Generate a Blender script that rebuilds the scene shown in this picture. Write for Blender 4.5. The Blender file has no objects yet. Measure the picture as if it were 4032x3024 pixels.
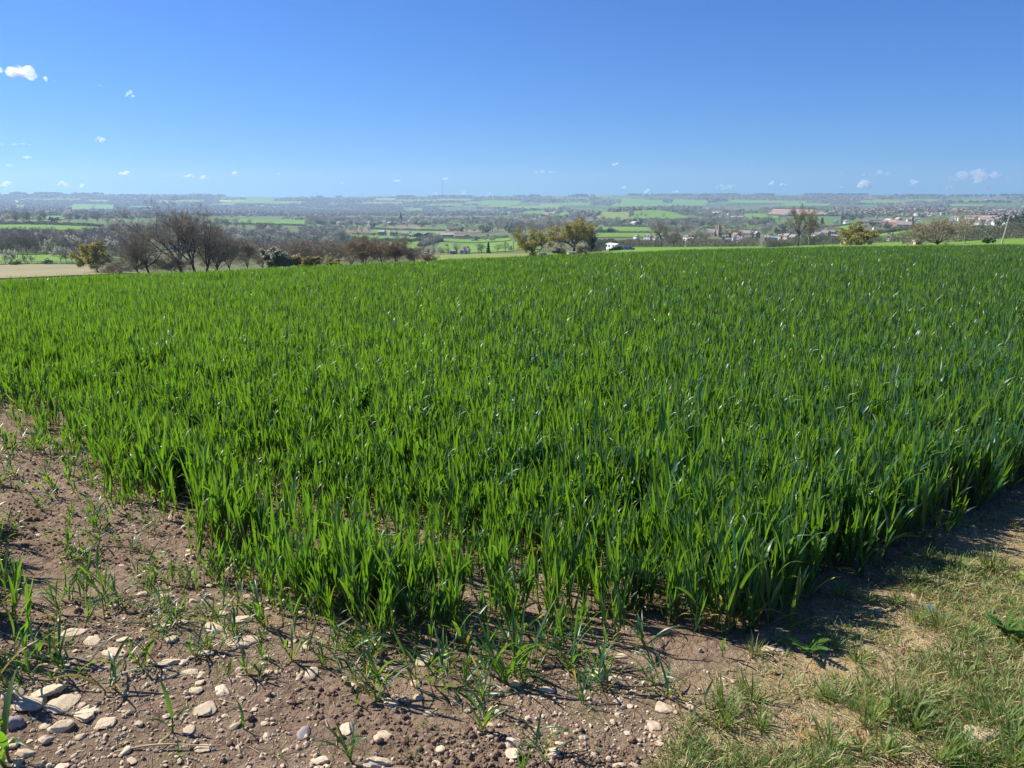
import bpy, math, random
import numpy as np
from mathutils import Vector, Matrix, Euler

# ------------------------------------------------------------------ camera, sky, sun, exposure
SC = bpy.context.scene
COL = SC.collection
CAM_Z, PITCH, FPX = 1.62, math.radians(13.2), 3046.0      # photograph is 4032 x 3024
cam_d = bpy.data.cameras.new('camera')
cam_d.sensor_width = 36.0
cam_d.lens = 36.0 * FPX / 4032.0
cam_d.clip_start, cam_d.clip_end = 0.05, 90000.0
cam = bpy.data.objects.new('camera', cam_d)
COL.objects.link(cam)
cam.location = (0, 0, CAM_Z)
cam.rotation_euler = (math.pi / 2 - PITCH, 0, 0)
SC.camera = cam

SUN_AZ, SUN_EL = math.radians(-68.0), math.radians(43.0)    # azimuth from +Y, clockwise
world = bpy.data.worlds.new('World')
SC.world = world
world.use_nodes = True
wt = world.node_tree
bg = wt.nodes['Background']
sky = wt.nodes.new('ShaderNodeTexSky')
sky.sky_type = 'NISHITA'
sky.sun_disc = False
sky.sun_elevation = SUN_EL
sky.sun_rotation = SUN_AZ
sky.altitude = 0
sky.air_density, sky.dust_density, sky.ozone_density = 1.0, 0.0, 3.0
wb = wt.nodes.new('ShaderNodeMix'); wb.data_type = 'RGBA'; wb.blend_type = 'MULTIPLY'       # the camera's cool daylight balance
wb.inputs[0].default_value = 1.0; wb.inputs[7].default_value = (0.130, 0.350, 0.72, 1)
wt.links.new(sky.outputs[0], wb.inputs[6]); wt.links.new(wb.outputs[2], bg.inputs[0])
bg.inputs[1].default_value = 0.10

sun_d = bpy.data.lights.new('sun', 'SUN')
sun_d.energy = 5.0
sun_d.angle = math.radians(0.53)
sun_d.color = (1.0, 0.95, 0.86)
sun = bpy.data.objects.new('sun', sun_d)
COL.objects.link(sun)
sdir = Vector((math.sin(SUN_AZ) * math.cos(SUN_EL), math.cos(SUN_AZ) * math.cos(SUN_EL), math.sin(SUN_EL)))
sun.rotation_euler = (-sdir).to_track_quat('-Z', 'Y').to_euler()
sun.location = (-30, 20, 60)

SC.view_settings.view_transform = 'Standard'
SC.view_settings.look = 'None'
SC.view_settings.exposure = 0.80
SC.view_settings.gamma = 1.0
SC.view_settings.use_curve_mapping = False
cy = SC.cycles
cy.max_bounces, cy.diffuse_bounces, cy.glossy_bounces = 6, 3, 2
cy.transmission_bounces, cy.volume_bounces, cy.transparent_max_bounces = 3, 10, 6
cy.use_denoising = True
cy.use_adaptive_sampling = False
cy.caustics_reflective = cy.caustics_refractive = False
HAZE_DENSITY = 1.1e-4
cy.volume_step_rate, cy.volume_max_steps = 2.0, 96

R = random.Random(7)
NP = np.random.default_rng(11)

# ------------------------------------------------------------------ small helpers
def tag(o, label=None, cat=None, group=None, kind=None):
    if label: o['label'] = label
    if cat: o['category'] = cat
    if group: o['group'] = group
    if kind: o['kind'] = kind
    return o

def empty(name, loc, rz=0.0, sc=1.0):
    o = bpy.data.objects.new(name, None)
    o.empty_display_size = 0.2
    o.location = loc
    o.rotation_euler = (0, 0, rz)
    o.scale = (sc, sc, sc)
    COL.objects.link(o)
    return o

def link(name, me, parent=None, link_it=True):
    o = bpy.data.objects.new(name, me)
    if link_it: COL.objects.link(o)
    if parent is not None: o.parent = parent
    return o

def np_mesh(name, V, F, mats=(), smooth=False, tint=None, midx=None):
    V = np.asarray(V, dtype=np.float32).reshape(-1, 3)
    F = np.asarray(F, dtype=np.int32)
    me = bpy.data.meshes.new(name)
    k = F.shape[1]
    me.vertices.add(len(V)); me.vertices.foreach_set('co', V.ravel())
    me.loops.add(F.size); me.loops.foreach_set('vertex_index', F.ravel())
    me.polygons.add(len(F)); me.polygons.foreach_set('loop_start', np.arange(0, F.size, k, dtype=np.int32))
    if midx is not None: me.polygons.foreach_set('material_index', np.asarray(midx, dtype=np.int32))
    me.polygons.foreach_set('use_smooth', np.full(len(F), bool(smooth)))
    me.update(calc_edges=True)
    if tint is not None:
        a = me.attributes.new('tint', 'FLOAT', 'POINT')
        a.data.foreach_set('value', np.asarray(tint, dtype=np.float32))
    for m in mats: me.materials.append(m)
    return me

class MB:                                      # collects simple shapes into one mesh
    def __init__(s): s.v, s.f = [], []
    def add(s, vs, fs):
        b = len(s.v); s.v += [tuple(p) for p in vs]; s.f += [tuple(i + b for i in f) for f in fs]
        return s
    def box(s, c, d, rz=0.0):
        x, y, z = d[0] / 2, d[1] / 2, d[2] / 2
        ca, sa = math.cos(rz), math.sin(rz)
        vs = []
        for sz in (-z, z):
            for sx, sy in ((-x, -y), (x, -y), (x, y), (-x, y)):
                vs.append((c[0] + sx * ca - sy * sa, c[1] + sx * sa + sy * ca, c[2] + sz))
        return s.add(vs, [(3, 2, 1, 0), (4, 5, 6, 7), (0, 1, 5, 4), (1, 2, 6, 5), (2, 3, 7, 6), (3, 0, 4, 7)])
    def cyl(s, p0, p1, r0, r1, n=8, caps=True):
        p0, p1 = Vector(p0), Vector(p1)
        d = (p1 - p0).normalized()
        a = d.orthogonal().normalized(); b = d.cross(a)
        vs = []
        for p, r in ((p0, r0), (p1, r1)):
            for i in range(n):
                t = 2 * math.pi * i / n
                vs.append(p + a * (r * math.cos(t)) + b * (r * math.sin(t)))
        fs = [(i, (i + 1) % n, n + (i + 1) % n, n + i) for i in range(n)]
        if caps: fs += [tuple(range(n - 1, -1, -1)), tuple(range(n, 2 * n))]
        return s.add(vs, fs)
    def prism(s, prof, y0, y1, inset=None):     # profile in xz, extruded along y
        n = len(prof)
        q = inset or prof
        vs = [(x, y0, z) for x, z in prof] + [(x, y1, z) for x, z in q]
        fs = [(i, (i + 1) % n, n + (i + 1) % n, n + i) for i in range(n)]
        fs += [tuple(range(n - 1, -1, -1)), tuple(range(n, 2 * n))]
        return s.add(vs, fs)
    def mesh(s, name, mat, smooth=False):
        me = bpy.data.meshes.new(name)
        me.from_pydata(s.v, [], s.f)
        if smooth:
            me.polygons.foreach_set('use_smooth', [True] * len(me.polygons))
        me.update()
        if mat: me.materials.append(mat)
        return me
    def build(s, name, mat, parent=None, smooth=False):
        return link(name, s.mesh(name, mat, smooth), parent)

def copy_tree(o, parent=None):
    c = o.copy(); COL.objects.link(c)
    if parent is not None: c.parent = parent
    for ch in list(o.children): copy_tree(ch, c)
    return c

# value noise
def _h(ix, iy, seed):
    n = (ix.astype(np.int64) * 374761393 + iy.astype(np.int64) * 668265263 + seed * 974634777) & 0xffffffff
    n = ((n ^ (n >> 13)) * 1274126177) & 0xffffffff
    return ((n ^ (n >> 16)) & 0xffff) / 65535.0
def vnoise(x, y, seed=0):
    x = np.asarray(x, float); y = np.asarray(y, float)
    ix, iy = np.floor(x), np.floor(y)
    fx, fy = x - ix, y - iy
    fx = fx * fx * (3 - 2 * fx); fy = fy * fy * (3 - 2 * fy)
    a, b = _h(ix, iy, seed), _h(ix + 1, iy, seed)
    c, d = _h(ix, iy + 1, seed), _h(ix + 1, iy + 1, seed)
    return (a * (1 - fx) + b * fx) * (1 - fy) + (c * (1 - fx) + d * fx) * fy
def fbm(x, y, seed=0, o=4):
    s, a, t = 0.0, 1.0, 0.0
    for i in range(o):
        s = s + a * vnoise(x * 2 ** i, y * 2 ** i, seed + i); t += a; a *= 0.5
    return s / t
def sstep(a, b, x):
    t = np.clip((np.asarray(x, float) - a) / (b - a), 0, 1)
    return t * t * (3 - 2 * t)

# ------------------------------------------------------------------ materials
def mat(name, c1, c2=None, rough=0.8, spec=0.3, scale=8.0, detail=4.0, transl=0.0, tcol=None, tint=False,
        rnd=0.0, bump=0.0, bscale=None, metal=0.0, coords='Object', c3=None, lo=0.35, hi=0.65):
    m = bpy.data.materials.new(name); m.use_nodes = True
    nt = m.node_tree; N, L = nt.nodes, nt.links
    p = N['Principled BSDF']; out = N['Material Output']
    p.inputs['Roughness'].default_value = rough
    p.inputs['Specular IOR Level'].default_value = spec
    p.inputs['Metallic'].default_value = metal
    col = None
    tc = N.new('ShaderNodeTexCoord')
    if c2 is not None:
        mx = N.new('ShaderNodeMix'); mx.data_type = 'RGBA'
        mx.inputs[6].default_value = (*c1, 1); mx.inputs[7].default_value = (*c2, 1)
        if tint:
            at = N.new('ShaderNodeAttribute'); at.attribute_name = 'tint'
            L.new(at.outputs['Fac'], mx.inputs[0])
        else:
            nz = N.new('ShaderNodeTexNoise'); nz.inputs['Scale'].default_value = scale; nz.inputs['Detail'].default_value = detail
            L.new(tc.outputs[coords], nz.inputs['Vector'])
            mr = N.new('ShaderNodeMapRange'); mr.inputs[1].default_value = lo; mr.inputs[2].default_value = hi
            L.new(nz.outputs[0], mr.inputs[0]); L.new(mr.outputs[0], mx.inputs[0])
        col = mx.outputs[2]
        if c3 is not None:
            nz2 = N.new('ShaderNodeTexNoise'); nz2.inputs['Scale'].default_value = scale * 3.1; nz2.inputs['Detail'].default_value = 3
            L.new(tc.outputs[coords], nz2.inputs['Vector'])
            mr2 = N.new('ShaderNodeMapRange'); mr2.inputs[1].default_value = 0.5; mr2.inputs[2].default_value = 0.68
            L.new(nz2.outputs[0], mr2.inputs[0])
            mx2 = N.new('ShaderNodeMix'); mx2.data_type = 'RGBA'
            L.new(mr2.outputs[0], mx2.inputs[0]); L.new(col, mx2.inputs[6]); mx2.inputs[7].default_value = (*c3, 1)
            col = mx2.outputs[2]
    if rnd > 0:
        oi = N.new('ShaderNodeObjectInfo')
        mr = N.new('ShaderNodeMapRange'); mr.inputs[3].default_value = 1 - rnd; mr.inputs[4].default_value = 1 + rnd
        L.new(oi.outputs['Random'], mr.inputs[0])
        hs = N.new('ShaderNodeHueSaturation')
        L.new(mr.outputs[0], hs.inputs['Value'])
        mr3 = N.new('ShaderNodeMapRange'); mr3.inputs[3].default_value = 0.5 - rnd * 0.06; mr3.inputs[4].default_value = 0.5 + rnd * 0.06
        wn = N.new('ShaderNodeTexWhiteNoise'); wn.noise_dimensions = '1D'
        L.new(oi.outputs['Random'], wn.inputs['W']); L.new(wn.outputs[0], mr3.inputs[0]); L.new(mr3.outputs[0], hs.inputs['Hue'])
        if col is not None: L.new(col, hs.inputs['Color'])
        else: hs.inputs['Color'].default_value = (*c1, 1)
        col = hs.outputs[0]
    if col is not None: L.new(col, p.inputs['Base Color'])
    else: p.inputs['Base Color'].default_value = (*c1, 1)
    if bump > 0:
        nb = N.new('ShaderNodeTexNoise'); nb.inputs['Scale'].default_value = bscale or scale * 3; nb.inputs['Detail'].default_value = 6
        L.new(tc.outputs[coords], nb.inputs['Vector'])
        bp = N.new('ShaderNodeBump'); bp.inputs['Strength'].default_value = 1.0; bp.inputs['Distance'].default_value = bump
        L.new(nb.outputs[0], bp.inputs['Height']); L.new(bp.outputs[0], p.inputs['Normal'])
    if transl > 0:
        tr = N.new('ShaderNodeBsdfTranslucent')
        if tcol: tr.inputs[0].default_value = (*tcol, 1)
        if tcol and tint:
            mt = N.new('ShaderNodeMix'); mt.data_type = 'RGBA'
            mt.inputs[6].default_value = (*tcol, 1); mt.inputs[7].default_value = (*c2, 1)
            L.new(at.outputs['Fac'], mt.inputs[0]); L.new(mt.outputs[2], tr.inputs[0])
        ms = N.new('ShaderNodeMixShader'); ms.inputs[0].default_value = transl
        L.new(p.outputs[0], ms.inputs[1]); L.new(tr.outputs[0], ms.inputs[2]); L.new(ms.outputs[0], out.inputs[0])
    return m

M = {}
M['wheat'] = mat('wheat_leaf', (0.024, 0.085, 0.040), (0.40, 0.33, 0.06), rough=0.38, spec=0.6, tint=True, rnd=0.28, transl=0.36, tcol=(0.235, 0.50, 0.012))
M['grass'] = mat('grass_blade', (0.11, 0.20, 0.045), (0.46, 0.37, 0.18), rough=0.5, spec=0.35, tint=True, rnd=0.25, transl=0.35, tcol=(0.28, 0.42, 0.035))
M['straw'] = mat('straw', (0.56, 0.44, 0.27), (0.38, 0.28, 0.16), scale=30, rough=0.7, rnd=0.2)
M['limestone'] = mat('limestone', (0.60, 0.475, 0.33), (0.46, 0.34, 0.22), scale=5, c3=(0.64, 0.54, 0.40), rough=0.9, spec=0.15, rnd=0.14, bump=0.0012, bscale=20)
M['grey_stone'] = mat('grey_stone', (0.34, 0.29, 0.27), (0.24, 0.20, 0.19), scale=20, rough=0.9, spec=0.15, rnd=0.15, bump=0.001, bscale=20)
M['clod'] = mat('soil_clod', (0.24, 0.165, 0.115), (0.16, 0.105, 0.075), scale=40, rough=1, spec=0.1, rnd=0.2)
M['bark'] = mat('bark', (0.13, 0.105, 0.08), (0.075, 0.06, 0.048), scale=3, rough=0.95, spec=0.1)
M['pale_bark'] = mat('pale_bark', (0.36, 0.31, 0.23), (0.17, 0.14, 0.10), scale=1.2, rough=0.95, spec=0.1)
M['twig'] = mat('twig', (0.27, 0.225, 0.155), (0.37, 0.315, 0.225), tint=True, rough=0.95, spec=0.1)
M['brown_twig'] = mat('brown_twig', (0.28, 0.22, 0.145), (0.37, 0.30, 0.205), tint=True, rough=0.95, spec=0.1)
M['bare_crown'] = mat('bare_crown', (0.27, 0.235, 0.185), (0.36, 0.315, 0.245), tint=True, rough=0.95, spec=0.1, rnd=0.22)
M['bud_crown'] = mat('budding_crown', (0.27, 0.26, 0.085), (0.36, 0.33, 0.12), tint=True, rough=0.8, rnd=0.2, transl=0.25)
M['oak_leaf'] = mat('oak_leaf', (0.30, 0.275, 0.07), (0.40, 0.36, 0.10), tint=True, rough=0.7, transl=0.35, tcol=(0.42, 0.36, 0.05))
M['leafy'] = mat('leafy_crown', (0.12, 0.17, 0.05), (0.17, 0.22, 0.075), tint=True, rough=0.7, rnd=0.25, transl=0.2)
M['fresh'] = mat('fresh_leaf', (0.19, 0.25, 0.05), (0.12, 0.18, 0.04), tint=True, rough=0.7, rnd=0.1, transl=0.3)
M['dark'] = mat('evergreen', (0.045, 0.072, 0.034), (0.075, 0.115, 0.05), tint=True, rough=0.7, rnd=0.25)
M['blossom'] = mat('blossom', (0.52, 0.48, 0.40), (0.30, 0.30, 0.20), tint=True, rough=0.8, rnd=0.15)
M['copper'] = mat('copper_leaf', (0.10, 0.045, 0.045), (0.15, 0.07, 0.06), tint=True, rough=0.7, rnd=0.15)
M['gorse'] = mat('gorse_flower', (0.55, 0.42, 0.03), (0.40, 0.34, 0.05), tint=True, rough=0.7)
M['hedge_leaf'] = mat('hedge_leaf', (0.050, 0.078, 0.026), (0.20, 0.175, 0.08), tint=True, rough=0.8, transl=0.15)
def field_mat(name, a, b, sc=0.02):
    return mat(name, a, b, scale=sc, coords='Object', rough=0.9, spec=0.1, detail=6, lo=0.3, hi=0.7)
M['pasture'] = field_mat('pasture_grass', (0.120, 0.235, 0.030), (0.16, 0.265, 0.042))
M['meadow'] = field_mat('meadow_grass', (0.18, 0.24, 0.055), (0.22, 0.25, 0.075))
M['stubble'] = field_mat('stubble', (0.30, 0.25, 0.14), (0.22, 0.21, 0.10), 0.05)
M['ploughed'] = field_mat('ploughed_soil', (0.34, 0.215, 0.145), (0.40, 0.26, 0.18))
M['rape'] = field_mat('rape_flower', (0.62, 0.52, 0.10), (0.5, 0.45, 0.10))
for k, c in dict(white_wall=(0.80, 0.78, 0.72), cream_wall=(0.60, 0.52, 0.38), stone_wall=(0.36, 0.29, 0.23), pink_wall=(0.52, 0.36, 0.28),
                 brick_wall=(0.33, 0.19, 0.13), ).items():
    M[k] = mat(k, c, tuple(x * 0.85 for x in c), scale=0.8, rough=0.9, spec=0.15, rnd=0.06)
for k, c in dict(grey_roof=(0.26, 0.235, 0.235), red_roof=(0.33, 0.20, 0.16), brown_roof=(0.28, 0.22, 0.19), pale_roof=(0.46, 0.42, 0.38)).items():
    M[k] = mat(k, c, tuple(x * 0.75 for x in c), scale=1.5, rough=0.85, spec=0.2, rnd=0.15)
M['pane'] = mat('window_glass', (0.03, 0.035, 0.04), rough=0.1, spec=0.6)
M['door'] = mat('painted_door', (0.10, 0.07, 0.05), rough=0.6)
M['dark_wood'] = mat('dark_boards', (0.05, 0.04, 0.045), (0.09, 0.07, 0.07), scale=2, rough=0.9)
M['steel'] = mat('grey_steel', (0.30, 0.30, 0.31), rough=0.5, metal=0.3)
M['white_paint'] = mat('white_paint', (0.80, 0.80, 0.78), rough=0.5)
M['pole_wood'] = mat('weathered_pole', (0.42, 0.38, 0.32), (0.30, 0.27, 0.22), scale=4, rough=0.9)
M['blue_paint'] = mat('blue_plastic', (0.06, 0.30, 0.62), (0.08, 0.34, 0.66), scale=20, rough=0.5)
# ------------------------------------------------------------------ lie of the land
def ray(px, py):
    cx = (np.asarray(px, float) - 2016) / FPX; cyy = (1512 - np.asarray(py, float)) / FPX
    return cx, math.cos(PITCH) + cyy * math.sin(PITCH), cyy * math.cos(PITCH) - math.sin(PITCH)
def azT(px, py):
    x, y, z = ray(px, py)
    return np.arctan2(x, y), -z / np.hypot(x, y)

CREST = [(-300, 1125, 25), (0, 1105, 26), (400, 1082, 27), (800, 1069, 28), (1200, 1049, 30), (1600, 1030, 33), (2016, 1011, 36),
         (2400, 998, 39), (2800, 985, 42), (3300, 973, 46), (4032, 966, 50), (4400, 962, 52)]
PROF = {
    0: [(120, 1105), (190, 1087), (300, 1046), (450, 1000), (640, 965), (900, 911), (1060, 884), (1600, 862), (2500, 849), (3500, 832), (5000, 811), (6000, 790), (7200, 766), (9800, 790)],
    700: [(110, 1078), (300, 1052), (480, 1022), (720, 965), (1000, 920), (1500, 873), (2200, 857), (3200, 845), (4500, 826), (6000, 795), (7200, 772), (9800, 795)],
    1300: [(120, 1052), (260, 1040), (500, 1006), (900, 965), (1200, 931), (1450, 903), (1800, 882), (2100, 871), (3000, 854), (4500, 837), (5500, 815), (6500, 795), (7400, 779), (9800, 800)],
    1800: [(170, 1030), (250, 1018), (350, 1004), (520, 1001), (760, 985), (1000, 954), (1200, 935), (1450, 912), (1800, 890), (2200, 873), (3000, 856), (4500, 835), (6000, 800), (7400, 777), (9800, 800)],
    2150: [(150, 1020), (240, 1012), (320, 1001), (430, 985), (600, 966), (800, 942), (1100, 915), (1500, 893), (2000, 872), (2600, 855), (3200, 843), (4500, 820), (6000, 798), (7400, 775), (9800, 800)],
    2500: [(120, 1008), (220, 995), (290, 984), (340, 973), (400, 970), (600, 961), (800, 941), (1000, 922), (1300, 899), (1600, 886), (1950, 872), (2250, 858), (2700, 827), (3400, 829), (5000, 814), (6000, 795), (7400, 770), (9800, 800)],
    2900: [(120, 991), (220, 983), (330, 974), (420, 972), (600, 961), (800, 946), (1000, 933), (1200, 917), (1500, 899), (1900, 880), (2300, 860), (2800, 842), (3500, 826), (5000, 812), (6000, 793), (7400, 768), (9800, 800)],
    3400: [(120, 980), (180, 972), (250, 966), (330, 962), (600, 952), (800, 937), (1000, 921), (1150, 906), (1400, 891), (1700, 877), (2000, 863), (2400, 849), (3000, 834), (3500, 822), (5000, 809), (6000, 793), (7400, 772), (9800, 800)],
    3750: [(110, 972), (150, 968), (200, 958), (240, 951), (400, 940), (700, 915), (900, 900), (1200, 889), (1500, 878), (2000, 861), (2500, 846), (3200, 831), (4000, 819), (5500, 800), (7400, 774), (9800, 800)],
    4032: [(110, 967), (150, 958), (200, 945), (240, 936), (400, 928), (700, 906), (900, 896), (1200, 888), (1500, 878), (2000, 861), (2500, 846), (3200, 831), (4000, 819), (5500, 800), (7400, 774), (9800, 800)],
}
def pchip(xk, yk, x):
    xk, yk, x = np.asarray(xk, float), np.asarray(yk, float), np.asarray(x, float)
    h = np.diff(xk); d = np.diff(yk) / h
    m = np.zeros(len(xk)); m[0], m[-1] = d[0], d[-1]
    for i in range(1, len(xk) - 1):
        if d[i - 1] * d[i] > 0:
            w1, w2 = 2 * h[i] + h[i - 1], h[i] + 2 * h[i - 1]
            m[i] = (w1 + w2) / (w1 / d[i - 1] + w2 / d[i])
    k = np.clip(np.searchsorted(xk, x) - 1, 0, len(h) - 1)
    t = np.clip((x - xk[k]) / h[k], 0, 1)
    h00, h10, h01, h11 = (1 + 2 * t) * (1 - t) ** 2, t * (1 - t) ** 2, t * t * (3 - 2 * t), t * t * (t - 1)
    return h00 * yk[k] + h10 * h[k] * m[k] + h01 * yk[k + 1] + h11 * h[k] * m[k + 1]

WHEAT_H = 0.42
LR = np.linspace(0, math.log(13000 / 3.0 + 1), 420)          # log(r/3+1)
RG = 3.0 * (np.exp(LR) - 1)
cc = np.array(CREST, float)
c_az, c_T = azT(cc[:, 0], cc[:, 1])
nodes, rows = [], []
for px in sorted(PROF):
    az = float(azT(px, 800)[0])
    T = float(np.interp(az, c_az, c_T)); rc = float(np.interp(az, c_az, cc[:, 2]))
    D = CAM_Z - WHEAT_H
    k = D / rc ** 2; s = T - 2 * D / rc
    pr = [(r, -(s * r + k * r * r)) for r in (0, 2, 4, 7, 11, 16, 22, rc * 0.85, rc, rc * 1.2)]
    lastz = pr[-1][1]
    # a point that keeps the ground hidden just past the brow
    for r, py in PROF[px]:
        a, t = azT(px, py)
        pr.append((r, CAM_Z - r * float(t)))
    pr = [p for p in pr]
    rr = np.array([p[0] for p in pr]); zz = np.array([p[1] for p in pr])
    if px == 2900: pass
    rows.append(pchip(np.log(rr / 3 + 1), zz, LR)); nodes.append(az)
rear = -0.02 * RG / (1 + RG / 300)
AZN = np.array([-math.pi, math.radians(-75), math.radians(-50)] + nodes + [math.radians(50), math.radians(75), math.pi])
ZT = np.array([rear, rows[0] * 0.5 + rear * 0.5, rows[0]] + rows + [rows[-1], rows[-1] * 0.5 + rear * 0.5, rear])
AZG = np.radians(np.arange(-180, 180.01, 0.5))
TAB = np.empty((len(AZG), len(LR)))
for j in range(len(LR)): TAB[:, j] = pchip(AZN, ZT[:, j], AZG)
# soften the node seams a little
for _ in range(3):
    TAB[1:-1] = 0.25 * TAB[:-2] + 0.5 * TAB[1:-1] + 0.25 * TAB[2:]

def ground(x, y, bumps=True):
    x = np.asarray(x, float); y = np.asarray(y, float)
    r = np.hypot(x, y); az = np.arctan2(x, y)
    fa = (np.degrees(az) + 180) / 0.5; fr = np.log(r / 3 + 1) / (LR[1] - LR[0])
    ia = np.clip(fa.astype(int), 0, len(AZG) - 2); ir = np.clip(fr.astype(int), 0, len(LR) - 2)
    ta, tr = fa - ia, np.clip(fr - ir, 0, 1)
    z = (TAB[ia, ir] * (1 - ta) + TAB[ia + 1, ir] * ta) * (1 - tr) + (TAB[ia, ir + 1] * (1 - ta) + TAB[ia + 1, ir + 1] * ta) * tr
    z = z + sstep(500, 1500, r) * 3.0 * (vnoise(x / 170, y / 170, 3) - 0.5) + sstep(2500, 6000, r) * 14 * (vnoise(x / 700, y / 700, 5) - 0.5)
    if bumps:
        k = 1 - sstep(7, 12, r)
        rough = 0.35 + 0.65 * sstep(0.42, 0.6, fbm(x * 1.1, y * 1.1, 50, 3))
        b = 0.055 * (fbm(x * 1.6, y * 1.6, 20, 3) - 0.5) + rough * (0.034 * (fbm(x * 7, y * 7, 30, 3) - 0.5) + 0.042 * np.abs(fbm(x * 22, y * 22, 40, 3) - 0.5))
        z = z + k * b
    return z
def gz(x, y): return float(ground(x, y))

def unproject(px, py, rmin=60.0, rmax=9600.0, n=900):
    px = np.atleast_1d(np.asarray(px, float)); py = np.atleast_1d(np.asarray(py, float))
    dx, dy, dz = ray(px, py); h = np.hypot(dx, dy)
    rr = np.geomspace(rmin, rmax, n)
    X = rr[None] * (dx / h)[:, None]; Y = rr[None] * (dy / h)[:, None]
    Zr = CAM_Z + rr[None] * (dz / h)[:, None]
    G = ground(X, Y, rmin < 12)
    below = Zr <= G
    k = np.argmax(below, axis=1); ok = below.any(axis=1)
    k = np.clip(k, 1, n - 1); i = np.arange(len(px))
    d0, d1 = Zr[i, k - 1] - G[i, k - 1], Zr[i, k] - G[i, k]
    t = np.clip(d0 / np.where(np.abs(d0 - d1) < 1e-9, 1e-9, d0 - d1), 0, 1)
    r = rr[k - 1] + (rr[k] - rr[k - 1]) * t
    return r * dx / h, r * dy / h, r, ok
def at(px, py, rmin=60.0):
    x, y, r, ok = unproject([px], [py], rmin)
    return float(x[0]), float(y[0]), float(r[0])
def near(px, py):
    x, y, r, ok = unproject([px], [py], 1.2, 40.0, 700)
    return float(x[0]), float(y[0]), float(r[0])
def polar(px, r, py=900):
    a = float(azT(px, py)[0]); return r * math.sin(a), r * math.cos(a)
def mpp(r): return r / FPX * 1.0          # metres per photo pixel at distance r (about)

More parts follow.
